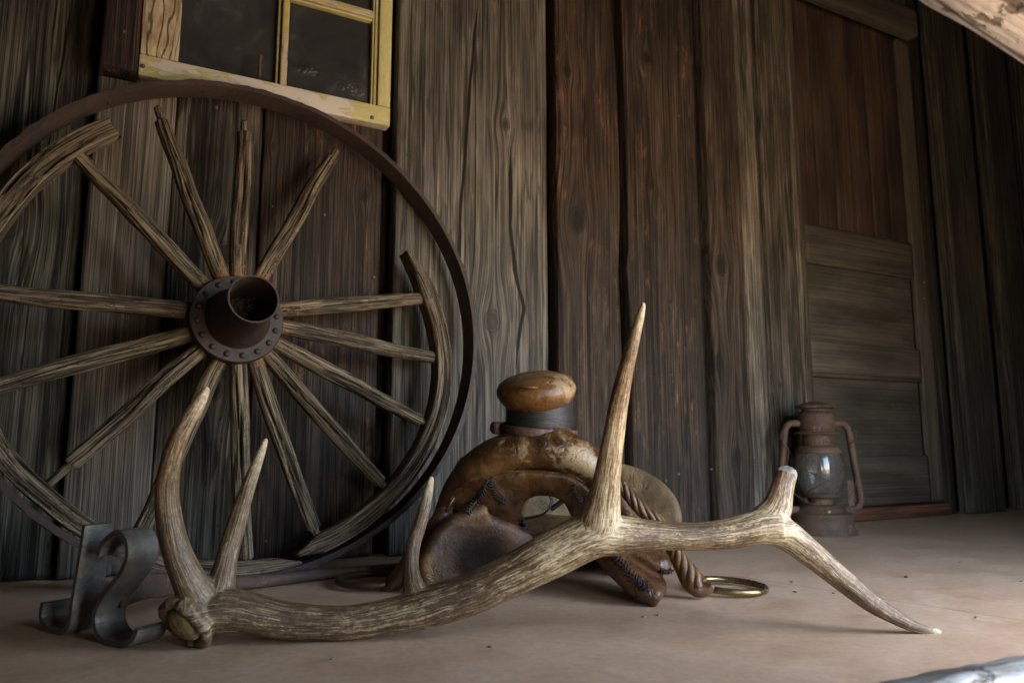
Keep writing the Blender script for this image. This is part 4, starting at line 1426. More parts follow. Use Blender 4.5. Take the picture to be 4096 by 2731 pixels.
# forks of the antler are worn pale
for c, rad in ((at(2410, 2060, 1.058), .060), (at(3105, 2090, 1.08), .050), (at(2250, 2195, 1.06), .06), (at(2425, 1900, 1.045), .06), (at(2445, 1760, 1.04), .06)):
    pale = np.maximum(pale, np.exp(-(np.linalg.norm(V - c, axis=1) / rad) ** 2))
ba = np.exp(-(np.linalg.norm(V - at(800, 2380, 1.015), axis=1) / .085) ** 2) * .75
ba = np.maximum(ba, .6 * np.exp(-(np.linalg.norm(V - at(690, 2100, 1.0), axis=1) / .10) ** 2))
ww = np.clip((bwt - .35) / .3, 0, 1)
h1 = fbm(C1 * [150, 150, 8], 3, 3) * (1 - ww) + fbm(C2 * [150, 150, 8], 3, 3) * ww
V = V + N_ * (h1 * .0020 * (1 - tipd))[:, None]
antler = thing('elk_antler', 'large shed elk antler with five long points and one broken point, lying across the floor', 'antler', onfloor(1340, 2560))
mesh('beam', V, Fc, M['antler'], antler, {'c1': C1, 'c2': C2, 'bw': bwt, 'ti': tipd, 'pl': pale, 'ba': ba})
# pale seal on the base, broken core on the snapped point
V, Fc = lathe([(0, .0095), (.012, .0085), (.020, .0062), (.0255, .002), (.027, -.006)], c0, ax0, 32, xa=bu)
V = V + .0018 * fbm(V * 140, 4)[:, None] * ax0
mesh('base_seal', V, Fc, M['pith'], antler)
P, r = curves[2]
d = unit(P[-1] - P[-6])
d = unit(d * .80 - unit(P[-1] - CAM) * .60 - RT * .15)
V, Fc = lathe([(0, .0075), (.005, .0078), (.0105, .0080), (.0140, .0058), (.0155, .000), (.0145, -.008)], P[-1] - d * .001, d, 28)
V = V + .0045 * fbm(V * 130, 9)[:, None] * d
mesh('broken_end', V, Fc, M['broken'], antler)

# ------------------------------------------------------------------ saddle tree
HWK = 1.0
SURF = []
sad = thing('saddle_tree', 'rawhide covered saddle tree with a wrapped horn, braided rigging and brass rings', 'saddle', (0.70, -0.52, 0))


def blob(rows, n=60, ns=28, asp=1.0, up=None):
    P, r = px_curve(rows, n)
    return tube(P, r, ns, asp, up)


BK = unit(np.array([0.60, 0.80, 0]))         # towards the back of the saddle
LT = np.array([BK[1], -BK[0], 0])            # towards its right side
# --- fork: broad swell over the top, legs spreading into the bars
fork = []
fork.append(blob([(1760, 2060, 1.46, 30), (1800, 2005, 1.46, 48), (1850, 1935, 1.455, 62), (1915, 1870, 1.45, 74), (2000, 1822, 1.445, 80), (2100, 1798, 1.44, 82), (2200, 1796, 1.435, 84), (2290, 1820, 1.43, 82), (2370, 1872, 1.425, 74), (2430, 1940, 1.42, 62), (2480, 2020, 1.42, 46), (2515, 2080, 1.42, 30)], 60, 28, 1.35, up=[0, 0, 1]))
fork.append(blob([(2160, 1830, 1.47, 110), (2158, 1770, 1.47, 128), (2158, 1725, 1.47, 132), (2158, 1690, 1.47, 130)], 16, 32))
fork.append(blob([(2250, 1860, 1.52, 70), (2120, 1850, 1.53, 70), (1990, 1900, 1.53, 62)], 20, 24, 1.3))
V, Fc, E_ = remesh(fork, 0.0042, 9)
pa = np.exp(-(np.linalg.norm((V - at(2345, 1850, 1.36)) * [1, .7, 1], axis=1) / .050) ** 2) + .45 * np.exp(-(np.linalg.norm((V - at(2050, 1765, 1.38)), axis=1) / .06) ** 2)
SURF.append(V)
mesh('fork', V, Fc, M['hide'], sad, {'pa': pa, 'dk': np.zeros(len(V))})
def board(front, back, thick, n=26, m=16):
    """slab between two edge curves: front[i] -> back[i]; both (px, py, depth) or world rows"""
    A = spline(np.array([at(*p) for p in front]), n)
    Bq = spline(np.array([at(*p) for p in back]), n)
    ts = np.linspace(0, 1, m)
    mid = A[:, None] * (1 - ts)[None, :, None] + Bq[:, None] * ts[None, :, None]
    du = np.gradient(mid, axis=0)
    dv = np.gradient(mid, axis=1)
    nn = np.cross(du, dv)
    nn /= np.linalg.norm(nn, axis=2)[:, :, None] + 1e-12
    u = np.linspace(-1, 1, n)[:, None]
    v = np.linspace(-1, 1, m)[None]
    th = thick * .5 * np.sqrt(np.clip(1 - np.abs(u) ** 7, 0, 1)) * np.sqrt(np.clip(1 - np.abs(v) ** 7, 0, 1)) + .0004
    top, bot = mid + nn * th[..., None], mid - nn * th[..., None]
    V = np.concatenate([top.reshape(-1, 3), bot.reshape(-1, 3)])
    I = np.arange(n * m).reshape(n, m)
    Fq = np.stack([I[:-1, :-1], I[:-1, 1:], I[1:, 1:], I[1:, :-1]], 2).reshape(-1, 4)
    Fc = Fq[:, ::-1].tolist() + (Fq + n * m).tolist()
    Fc = [f[::-1] for f in Fc]
    rim = np.concatenate([I[0], I[1:, -1], I[-1, -2::-1], I[-2:0:-1, 0]])
    Fc += [(int(rim[i]), int(rim[i - 1]), int(rim[i - 1] + n * m), int(rim[i] + n * m)) for i in range(len(rim))]
    return V, Fc



# --- gullet arch under the swell
gul = [blob([(1880, 2090, 1.502, 60), (1960, 2070, 1.502, 80), (2020, 2090, 1.512, 72), (2060, 2150, 1.522, 60), (2110, 2210, 1.532, 50)], 40, 22, 1.4),
       blob([(1860, 2100, 1.502, 76), (1915, 2030, 1.502, 96), (1975, 1975, 1.502, 92), (2060, 1926, 1.502, 58), (2160, 1914, 1.502, 48), (2255, 1930, 1.492, 52), (2325, 1975, 1.492, 52), (2370, 2040, 1.482, 62), (2420, 2110, 1.482, 66)], 60, 24, 1.5, up=[0, 0, 1])]
rim_o = [(1790, 2030, 1.435), (1825, 1962, 1.43), (1900, 1914, 1.42), (2005, 1886, 1.415), (2131, 1880, 1.41), (2271, 1895, 1.405), (2345, 1935, 1.40), (2400, 2010, 1.395)]
rim_i = [(2000, 2130, 1.455), (2062, 2066, 1.448), (2076, 2012, 1.443), (2108, 1978, 1.440), (2160, 1964, 1.438), (2220, 1971, 1.433), (2268, 1998, 1.428), (2305, 2065, 1.420)]
gul += [board(rim_o, rim_i, .020, 60, 24), tube(spline(np.array([at(*q) for q in rim_i]), 40), .0095, 14)]
V, Fc, E_ = remesh(gul, 0.0040, 4)
SURF.append(V)
mesh('gullet', V, Fc, M['hide'], sad, {'pa': np.zeros(len(V)), 'dk': np.zeros(len(V))})


# front skin between the swell and the left bar
# --- bars: thick shaped boards, drawn as closed outlines with depth
zero = lambda V: {'pa': np.zeros(len(V)), 'dk': np.zeros(len(V))}
# left bar: rim runs from the foot at the lower left up to the gullet; its inner face looks at the camera
Lo = [(1712, 2340, 1.345), (1700, 2260, 1.350), (1738, 2175, 1.362), (1800, 2105, 1.375), (1880, 2062, 1.385), (1950, 2050, 1.395)]
Li = [(1790, 2365, 1.355), (1900, 2345, 1.375), (2000, 2305, 1.400), (2090, 2255, 1.425), (2150, 2190, 1.440), (2160, 2130, 1.450)]
p1 = board(Lo, Li, .036, 30, 22)
p1b = tube(spline(np.array([at(*p) for p in Lo]), 30), .0175, 16)
Lb = [(1760, 2300, 1.42), (1800, 2220, 1.46), (1860, 2140, 1.50)]
p2 = board([(1725, 2330, 1.36), (1735, 2200, 1.37), (1850, 2085, 1.39)], [(1995, 2245, 1.80), (2010, 2180, 1.80), (2060, 2090, 1.80)], .028, 26, 30)
V, Fc, E_ = remesh([p1, p1b, p2], 0.0042, 7)
SURF.append(V)
dk = .95 * np.exp(-(np.linalg.norm((V - at(1930, 2250, 1.38)), axis=1) / .085) ** 2)  # inner face darkened: part stain, part shade put into the colour
RP = spline(np.array([at(*p) for p in Lo]), 60)
rd = np.min(np.linalg.norm(V[:, None] - RP[None, 8:], axis=2), axis=1)  # distance to the amber rim, whose highlight is painted in as pale colour
mesh('bar', V, Fc, M['hide'], sad, {'pa': .42 * np.exp(-(rd / .020) ** 2), 'dk': dk}, label='left bar with a rounded paddle end, darkened by stain and painted shade')
# right bar: thick front edge running down to the floor, outer face to the right
Ro = [(2330, 2075, 1.400), (2400, 2190, 1.345), (2480, 2280, 1.300), (2560, 2350, 1.270), (2640, 2398, 1.252)]
Ri = [(2480, 2060, 1.74), (2540, 2140, 1.73), (2600, 2200, 1.72), (2640, 2240, 1.71), (2680, 2280, 1.70)]
p1 = board(Ro, [(2425, 2090, 1.56), (2500, 2195, 1.50), (2570, 2255, 1.44), (2625, 2310, 1.38), (2668, 2372, 1.31)], .042, 34, 26)
p2 = tube(spline(np.array([at(*p) for p in Ro]), 30), np.r_[np.full(24, .021), np.linspace(.021, .016, 6)], 18)
p3 = board([(2420, 2085, 1.55), (2500, 2180, 1.50), (2590, 2260, 1.47)], [(2520, 2105, 1.80), (2590, 2190, 1.76), (2668, 2285, 1.62)], .03, 26, 26)
p4 = tube(spline(np.array([at(*p) for p in [(2560, 2130, 1.62), (2620, 2210, 1.60), (2650, 2270, 1.575), (2662, 2300, 1.562)]]), 20), np.r_[np.linspace(.022, .024, 16), np.linspace(.022, .012, 4)], 16)
V, Fc, E_ = remesh([p1, p2, p3, p4], 0.0042, 7)
V[:, 2] = np.maximum(V[:, 2], 0.001)
SURF.append(V)
mesh('bar', V, Fc, M['hide2'], sad, zero(V), label='right bar resting its rounded foot on the floor')
# seat between the bars, seen through the gullet
V, Fc = board([(1980, 2120, 1.60), (2180, 2150, 1.60), (2420, 2120, 1.60)], [(2180, 2060, 1.84), (2330, 2065, 1.86), (2560, 2040, 1.84)], .022, 24, 16)
mesh('seat', V, Fc, M['hide'], sad, zero(V))
# cantle: dished round back
cn = unit(-BK + np.array([0, 0, .38]) + np.array([-.05, 0, 0]))
cc = at(2398, 2075, 1.80)
V, Fc = lathe([(0, .006), (.05, .010), (.10, .018), (.128, .024), (.138, .026), (.1425, .021), (.140, .012), (.12, .002), (.06, -.012), (0, -.016)], cc, cn, 72)
V = V + .006 * fbm(V * 12, 21)[:, None] * cn
latd = (V - cc) @ LT
V = V + np.outer(latd * .40, LT)
mesh('cantle', V, Fc, M['cantle'], sad, {'pa': np.zeros(len(V)), 'dk': np.zeros(len(V))})
# --- horn
hx = unit(np.array([RT[0], RT[1], 0]))
hc = at(2160, 1700, 1.475)
up_ = unit(np.array([0, 0, 1.0]) - hx * .04 + BK * -.05)
V, Fc = lathe([(.060, -.045), (.0655, -.020), (.0690, 0.0), (.0700, .010), (.0690, .020), (.0680, .034), (.0700, .050), (.0705, .060), (.05, .064), (0, .064)], hc, up_, 56)
V = V + .0012 * fbm(V * [30, 30, 190], 6)[:, None] * unit(V - hc)
sharp(mesh('horn_wrap', V, Fc, M['rubber'], sad), 45)
cc2 = at(2146, 1566, 1.470)
cu = unit(up_ + hx * -.05 - BK * .22)
V, Fc = lathe([(0, -.034), (.050, -.033), (.064, -.028), (.076, -.014), (.0810, .000), (.0805, .010), (.074, .021), (.060, .030), (.040, .0360), (.018, .0385), (0, .0390)], cc2, cu, 64)
dd = V - cc2
side = dd @ hx
V = V + np.outer(.004 * fbm(V * 14, 8), cu) + np.outer(-.06 * side, [0, 0, 1.0]) * .55
pa = .7 * np.exp(-(np.linalg.norm(V - at(2240, 1500, 1.44), axis=1) / .055) ** 2) + .3 * np.exp(-(np.linalg.norm(V - at(2290, 1560, 1.41), axis=1) / .03) ** 2)
mesh('horn_cap', V, Fc, M['horn'], sad, {'pa': pa, 'dk': np.zeros(len(V))})
kd = V - CAM
kz = kd @ FW
kpx = np.hypot(2048 + F * (kd @ RT) / kz - 2095, 1365.5 - F * (kd @ UP) / kz - 1500)
kc_ = V[np.argmin(kpx + 4000 * (kz - kz.min()))]
V, Fc = join([tube(spline(np.array([kc_ + hx * a * .022 * math.cos(t) + BK * .014 * a * math.sin(t) + np.array([0, 0, .001 + .002 * a]) for a, t in [(1 - .75 * q / 22, q * .55) for q in range(23)]]), 60), .0022, 8)])[:2]
mesh('horn_knot', V, Fc, M['horn'], sad, zero(V))
# strap round the neck
th = np.linspace(0, 2 * math.pi, 90, endpoint=False)
rad = .0745
P = np.array([hc + hx * rad * math.cos(t) + BK * rad * math.sin(t) + np.array([0, 0, -.012 - .006 * math.cos(t) + .004 * math.sin(t)]) for t in th])
V, Fc, _ = tube(P, .0085, up=[0, 0, 1], prof=[(1, .12), (.8, .2), (-.8, .2), (-1, .12), (-1, -.12), (-.8, -.2), (.8, -.2), (1, -.12)], closed=True)
mesh('horn_strap', V, Fc, M['strap'], sad)
tb = hc - hx * rad + np.array([0, 0, -.006])
P = spline(np.array([tb + BK * .01 + hx * .01, tb - BK * .012, tb - BK * .02 - hx * .012, tb - BK * .012 - hx * .024 + np.array([0, 0, .004])]), 16)
V, Fc, _ = tube(P, np.r_[np.full(13, .0125), .011, .009, .006], up=[0, 0, 1], prof=[(1, .1), (.8, .18), (-.8, .18), (-1, .1), (-1, -.1), (-.8, -.18), (.8, -.18), (1, -.1)])
mesh('strap_end', V, Fc, M['strap'], sad)


# --- lacing: rows of short crossed thongs
ALLS = np.concatenate(SURF)
_d = ALLS - CAM
_z = _d @ FW
_px, _py = 2048 + F * (_d @ RT) / _z, 1365.5 - F * (_d @ UP) / _z


def snap(px, py, out=.0):
    """front-most saddle surface under a photo pixel"""
    r = np.hypot(_px - px, _py - py)
    m_ = np.where(r < max(11, r.min() + 1))[0]
    z = np.percentile(_z[m_], 8)
    return at(px, py, z - out)


def onskin(rows, n, out=.0015):
    C = spline(np.c_[np.array(rows, float), np.zeros(len(rows))], n)
    P = np.array([snap(a, b, out) for a, b, _ in C])
    zz_ = (P - CAM) @ FW
    zz_ = np.convolve(np.r_[zz_[0], zz_[0], zz_, zz_[-1], zz_[-1]], np.ones(5) / 5, 'valid')
    return np.array([at(a, b, z) for (a, b, _), z in zip(C, zz_)])


def lacing(rows, w, n, th=.0014, sk=.6, cover=True):
    P = onskin(rows, 60)
    out = []
    rl = random.Random(n)
    for i in range(n):
        q = int((i + .5) / n * 58)
        t = unit(P[q + 1] - P[q])
        view = unit(CAM - P[q])
        sd_ = unit(np.cross(t, view))
        for s in (-1, 1):
            k_ = rl.uniform(.8, 1.25)
            a = P[q] + s * sd_ * w * k_ - t * w * sk * rl.uniform(.7, 1.3)
            b = P[q] - s * sd_ * w * .25 + t * w * sk * .7
            mm = (a + b) / 2 + view * .0022
            out.append(tube(spline(np.array([a - view * .002, mm, b - view * .0005]), 7), th * rl.uniform(.8, 1.2), 6))
    out.append(tube(P - np.array([unit(CAM - q) for q in P]) * .0012, .0026, 8, 1.6))
    V, Fc, _ = join(out)
    return mesh('lacing', V, Fc, M['lace'], sad, zero(V))


lacing([(1868, 2050), (1895, 2015), (1925, 1975), (1950, 1922)], .0085, 12)
lacing([(1958, 1915), (1975, 1955), (1995, 1985), (2020, 2015)], .0080, 10)
lacing([(2085, 2085), (2110, 2120), (2150, 2150), (2190, 2175)], .0060, 11)
lacing([(2440, 2205), (2475, 2245), (2515, 2290), (2555, 2330), (2600, 2362)], .0090, 14, .0018)
lacing([(2640, 2284), (2665, 2286), (2692, 2280)], .006, 7)
lacing([(2290, 1945), (2310, 1975), (2325, 2010)], .007, 7)
# welt under the swell
P = onskin([(1822, 1958), (1870, 1925), (1935, 1903), (2005, 1888), (2131, 1884), (2271, 1898), (2340, 1930)], 80, .0005)
V, Fc, _ = tube(P, .0024, 8, rfun=lambda th, l, t: 1 + .25 * np.sin(l * 900))
mesh('welt', V, Fc, M['hide2'], sad, zero(V))


# --- braided rigging and rings
def braid(rows, r, n=150, strands=3, pitch=.06):
    P, rr_ = px_curve(rows, n)
    T, N, Bq = frames(P, None)
    L = np.r_[0, np.cumsum(np.linalg.norm(np.diff(P, axis=0), axis=1))]
    out = []
    for k_ in range(strands):
        ph = L / pitch * 2 * math.pi + 2 * math.pi * k_ / strands
        Q = P + N * (np.cos(ph) * rr_ * .62)[:, None] + Bq * (np.sin(ph) * rr_ * .62)[:, None]
        out.append(tube(Q, rr_ * .46, 14, 1.0))
    return join(out)


V, Fc, _ = braid([(2440, 1890, 1.36, 23), (2490, 1945, 1.35, 26), (2560, 2030, 1.34, 27), (2635, 2090, 1.335, 27), (2680, 2170, 1.33, 29), (2720, 2240, 1.325, 33), (2765, 2310, 1.318, 42), (2795, 2345, 1.312, 40)], 1, strands=5, pitch=.105)
mesh('braid', V, Fc, M['braid'], sad, zero(V), label='tan braid at the right ending in a brass ring')
V, Fc, _ = tube(*px_curve([(2705, 2215, 1.335, 32), (2735, 2270, 1.325, 37), (2765, 2325, 1.318, 40), (2798, 2356, 1.312, 33), (2832, 2354, 1.306, 22), (2850, 2336, 1.303, 12)], 40), 20)
V[:, 2] = np.maximum(V[:, 2], 0.0015)
mesh('ring_loop', V, Fc, M['braid'], sad, zero(V))


def ring(c, R_, r, tilt, name, label=None, mt='brass'):
    th = np.linspace(0, 2 * math.pi, 96, endpoint=False)
    P = np.array([np.array(c) + hx * R_ * math.cos(t) + unit(np.cross([0, 0, 1], hx)) * R_ * math.sin(t) + np.array([0, 0, tilt * math.cos(t)]) for t in th])
    V, Fc, _ = tube(P, r, 16, closed=True, up=[0, 0, 1])
    return mesh(name, V, Fc, M[mt], sad, label=label)


rf = onfloor(2960, 2392)
rfd = unit(np.cross([0, 0, 1], hx))
RR = 0.0655
rc = rf + rfd * (RR - .002)
ring((rc[0], rc[1], .0105), RR, .0062, -.003, 'rigging_ring', 'shiny brass ring lying flat at the right of the saddle')
rc2 = onfloor(1460, 2352)
ring((rc2[0] + .02, rc2[1] + .02, .012), RR, .0068, .0, 'rigging_ring', 'dull ring lying in the shade at the left of the saddle', 'ringdark')
# left rigging strap down to its ring
V, Fc, _ = tube(*px_curve([(1835, 1960, 1.47, 26), (1770, 2060, 1.44, 34), (1700, 2170, 1.42, 38), (1640, 2250, 1.405, 38), (1585, 2320, 1.392, 36), (1548, 2352, 1.385, 32), (1540, 2330, 1.39, 22)], 50), 18)
V[:, 2] = np.maximum(V[:, 2], 0.0015)
mesh('rigging_strap', V, Fc, M['hide2'], sad, zero(V))
# small straps
V, Fc, _ = tube(px_curve([(1880, 1832, 1.46, 5), (1850, 1832, 1.45, 5), (1826, 1870, 1.445, 5), (1820, 1930, 1.45, 5), (1835, 1965, 1.46, 5)], 40)[0], .010, up=list(BK), prof=[(1, .1), (.8, .18), (-.8, .18), (-1, .1), (-1, -.1), (-.8, -.18), (.8, -.18), (1, -.1)])
mesh('saddle_string', V, Fc, M['strap'], sad)
V, Fc, _ = tube(px_curve([(2075, 2075, 1.66, 5), (2130, 2068, 1.65, 5), (2180, 2050, 1.64, 5), (2205, 2010, 1.64, 5), (2195, 1965, 1.66, 5)], 40)[0], .016, up=list(BK), prof=[(1, .08), (.8, .14), (-.8, .14), (-1, .08), (-1, -.08), (-.8, -.14), (.8, -.14), (1, -.08)])
mesh('latigo_strap', V, Fc, M['rubber'], sad)
V, Fc, _ = tube(px_curve([(2205, 2035, 1.66, 5), (2240, 2010, 1.655, 5), (2275, 1980, 1.65, 5)], 20)[0], .006, 10)
mesh('latigo_strap', V, Fc, M['rubber'], sad)
V, Fc, _ = tube(px_curve([(1792, 2028, 1.41, 5), (1800, 2000, 1.40, 5), (1815, 1990, 1.40, 5), (1800, 2015, 1.395, 5), (1785, 2045, 1.40, 5), (1808, 2030, 1.40, 5)], 40)[0], .003, 8)
mesh('lace_knot', V, Fc, M['braid'], sad, zero(V))

# ------------------------------------------------------------------ lantern
LZ = 2.262
lb = onfloor(3290, 2145)
ld = unit(np.array([FW[0], FW[1], 0]))
u_ = 3.227e-4
lr = (lb - CAM) * [1, 1, 0]
LB = np.array([*(lb + unit(lr) * .098)[:2], 0.0])
# keep it on the pixel column 3287
lan = thing('oil_lantern', 'rusty hurricane lantern with a clouded glass globe standing by the door', 'lantern', LB)
lx, ly = unit(np.array([RT[0], RT[1], 0])), ld


def L3(x, h, d=0.0):                         # zoomed photo units from the axis and from the floor
    return LB + lx * x * u_ + ly * d * u_ + np.array([0, 0, h * u_])


def lpart(name, prof, mat, n=56, **kw):
    V, Fc = lathe([(r * u_, h * u_) for r, h in prof], LB, (0, 0, 1), n, xa=lx)
    return sharp(mesh(name, V, Fc, mat, lan, **kw), 38)


lpart('fuel_tank', [(0, 4), (300, 4), (322, 0), (324, 8), (318, 22), (300, 52), (289, 76), (285, 92), (284, 168), (288, 176), (288, 190), (282, 196), (255, 200), (235, 214), (215, 238), (190, 262), (150, 272), (115, 276), (0, 277)], M['lantern'])
lpart('burner', [(112, 270), (112, 318), (118, 322), (118, 330), (152, 336), (166, 346), (178, 352), (180, 362), (172, 368), (150, 370), (110, 372), (0, 372)], M['lantern'])
lpart('globe', [(168, 366), (186, 392), (205, 436), (222, 500), (232, 572), (233, 620), (228, 680), (216, 730), (205, 764), (203, 764), (214, 728), (226, 680), (231, 620), (230, 572), (220, 500), (203, 436), (184, 392), (166, 366)], M['globe'])
lpart('globe_plate', [(0, 770), (200, 770), (208, 764), (212, 772), (212, 784), (206, 792), (207, 800), (200, 812), (186, 826), (160, 836), (142, 840)], M['lantern'])
cr_ = lpart('chimney', [(142, 836), (144, 846), (140, 850), (140, 866), (140, 930), (142, 944), (216, 948), (219, 955), (214, 962), (168, 975), (160, 990), (170, 998), (172, 1006), (172, 1060), (174, 1064), (172, 1068), (172, 1140), (168, 1146), (150, 1160), (138, 1172), (128, 1176), (128, 1190)], M['lantern'])
lpart('hood', [(60, 1190), (126, 1188), (126, 1196), (160, 1198), (188, 1206), (192, 1214), (186, 1224), (160, 1238), (110, 1252), (62, 1262), (40, 1270), (0, 1272)], M['lantern'])
for i in range(6):
    a = i * math.pi / 3 + .4
    V, Fc, _ = rbox(L3(120 * math.cos(a), 1184, 120 * math.sin(a)), (.004, .003, .010), r=.001)
    mesh('hood_leg', V, Fc, M['lantern'], lan, smooth=False)
vh = []
for i in range(24):
    a = 2 * math.pi * i / 24
    c = L3(140 * math.cos(a), 868, 140 * math.sin(a))
    vh.append(lathe([(0, .0006), (.0022, .0006), (.0026, -.0004)], c, lx * math.cos(a) + ly * math.sin(a), 10))
V, Fc = join(vh)[:2]
mesh('vent_holes', V, Fc, M['fluff'], lan)
vs_ = []
for i in range(10):
    a = 2 * math.pi * (i + .3) / 10
    P = np.array([L3(150 * math.cos(a + t), 1163, 150 * math.sin(a + t)) + .0 * lx for t in np.linspace(-.16, .16, 8)])
    vs_.append(tube(P, .0016, 6))
V, Fc, _ = join(vs_)
mesh('vent_slots', V, Fc, M['fluff'], lan)
for s in (-1, 1):
    pts = [(165, 1052), (215, 1056), (262, 1050), (300, 1018), (318, 965), (328, 900), (342, 760), (356, 640), (372, 520), (386, 400), (392, 330), (384, 275), (350, 240), (300, 226), (220, 222)]
    P = spline(np.array([L3(s * a, b) for a, b in pts]), 90)
    V, Fc, _ = tube(P, .0118, 18, .92, up=list(ly))
    mesh('side_tube', V, Fc, M['lantern'], lan)
    for hh, rr_ in ((895, 330), (372, 389), (640, 356)):
        V, Fc = lathe([(.0119, -.002), (.0126, -.001), (.0126, .001), (.0119, .002)], L3(s * rr_, hh), unit(L3(s * (rr_ - 2), hh + 20) - L3(s * rr_, hh)), 18)
        mesh('tube_band', V, Fc, M['lantern'], lan)
    V, Fc, _ = rbox(L3(s * 262, 196), (.012, .012, .006), np.array([lx, ly, [0, 0, 1]]), .002)
    mesh('bracket', V, Fc, M['lantern'], lan)
V, Fc, _ = rbox(L3(300, 330), (.010, .0015, .055), np.array([lx, ly, [0, 0, 1]]), .001)
mesh('lift_rod', V, Fc, M['lantern'], lan)
# fuel cap
V, Fc = lathe([(0, 0), (.0125, 0), (.0138, .003), (.0138, .012), (.012, .015), (.0115, .018), (0, .019)], L3(-18, 188, -190), unit(np.array([0, 0, 1]) - ly * .25), 24)
sharp(mesh('fuel_cap', V, Fc, M['cap'], lan), 40)
# guard wires crossing the globe, front and back
def gw(a0, h0, a1, h1, r=.0011):
    hs = np.linspace(0, 1, 30)
    gp = [(366, 168), (392, 186), (436, 205), (500, 222), (572, 232), (620, 233), (680, 228), (730, 216), (764, 205)]
    P = []
    for t in hs:
        h, a = h0 + (h1 - h0) * t, a0 + (a1 - a0) * t
        rr_ = np.interp(h, [g[0] for g in gp], [g[1] for g in gp]) + 9
        P.append(L3(rr_ * math.sin(a), h, -rr_ * math.cos(a)))
    return tube(np.array(P), r, 8)


P1 = [gw(-1.35, 660, 1.05, 384), gw(-1.05, 384, 1.45, 690), gw(math.pi - 1.35, 660, math.pi + 1.05, 384), gw(math.pi - 1.05, 384, math.pi + 1.45, 690)]
tr_ = np.linspace(0, 2 * math.pi, 60, endpoint=False)
P1.append(tube(np.array([L3(190 * math.cos(t), 372, 190 * math.sin(t)) for t in tr_]), .0014, 8, closed=True, up=[0, 0, 1]))
V, Fc, _ = join(P1)
mesh('globe_guard', V, Fc, M['wire'], lan)
bail = [(-335, 985), (-368, 960), (-372, 910), (-345, 850), (-312, 800), (-318, 740), (-335, 640), (-345, 540), (-318, 440), (-250, 350), (-150, 290), (-20, 262), (100, 275), (210, 330), (290, 410), (335, 500), (330, 590), (305, 700), (285, 790), (300, 840), (345, 885), (372, 935), (365, 975), (338, 992)]
P = spline(np.array([L3(a, b, -110 * math.cos(a / 372 * math.pi / 2) - 46) for a, b in bail]), 150)
V, Fc, _ = tube(P, .0013, 8)
mesh('bail_handle', V, Fc, M['wire'], lan)
P = spline(np.array([L3(a, b, -236) for a, b in [(120, 276), (160, 250), (185, 236), (200, 262), (195, 290), (178, 285), (172, 250), (195, 232), (215, 225), (235, 190)]]), 60)
V, Fc, _ = tube(P, .0014, 8)
mesh('wire_loop', V, Fc, M['wire'], lan)

# ------------------------------------------------------------------ branding iron
uB = np.array([.87 * RT[0] - .49 * FW[0], .87 * RT[1] - .49 * FW[1], 0])
uB = unit(uB)
wB = unit(np.array([-uB[1], uB[0], 0]))      # away from the lens, along the handle
b0 = onfloor(470, 2592)
iron = thing('branding_iron', 'branding iron with two forged strap letters and a long rusty rod handle', 'branding iron', (b0[0] + .1, b0[1] + .15, 0))
zz = lambda x, y: (100 + x * .408, 2000 + y * .408)


def letter(name, pts, depth, n=70, th=.0092, lift=0.0, back=0.0):
    Q = np.array([onplane(*zz(*p), b0 + wB * back, wB) for p in pts])
    P = spline(Q, n)
    P[:, 2] = np.maximum(P[:, 2], th * .55)
    P = P + wB * depth / 2
    V, Fc, _ = tube(P, th / 2, up=None, prof=[(1, -.85), (.9, -1), (-.9, -1), (-1, -.85), (-1, .85), (-.9, 1), (.9, 1), (1, .85)]) if False else sweep(P, th / 2, depth / 2)
    return sharp(mesh(name, V, Fc, M['brand'], iron), 50)


def sweep(P, a, b):
    """strap: thickness in the letter plane, width along wB"""
    T = np.gradient(P, axis=0)
    T -= np.outer(T @ wB, wB)
    T /= np.linalg.norm(T, axis=1)[:, None]
    N = np.cross(T, wB)
    prof = [(1, -.93), (.8, -1), (-.8, -1), (-1, -.93), (-1, .93), (-.8, 1), (.8, 1), (1, .93)]
    V = np.concatenate([P[i] + np.array([N[i] * a * x + wB * b * y for x, y in prof]) for i in range(len(P))])
    m = len(prof)
    Fc = [(i * m + j, i * m + (j + 1) % m, (i + 1) * m + (j + 1) % m, (i + 1) * m + j) for i in range(len(P) - 1) for j in range(m)]
    return V, Fc + [tuple(range(m - 1, -1, -1)), tuple((len(P) - 1) * m + j for j in range(m))], None


letter('letter', [(712, 545), (738, 450), (812, 362), (895, 322), (965, 370), (995, 470), (985, 590), (930, 712), (842, 830), (745, 955), (690, 1070), (670, 1180), (692, 1290), (755, 1375), (845, 1418), (935, 1422), (1015, 1392), (1068, 1335), (1092, 1262)], .046, 90)
letter('letter', [(575, 245), (545, 450), (500, 720), (455, 1000), (436, 1160), (415, 1240), (350, 1290), (270, 1285), (190, 1235), (148, 1150), (165, 1010)], .044, 70, back=0.0)
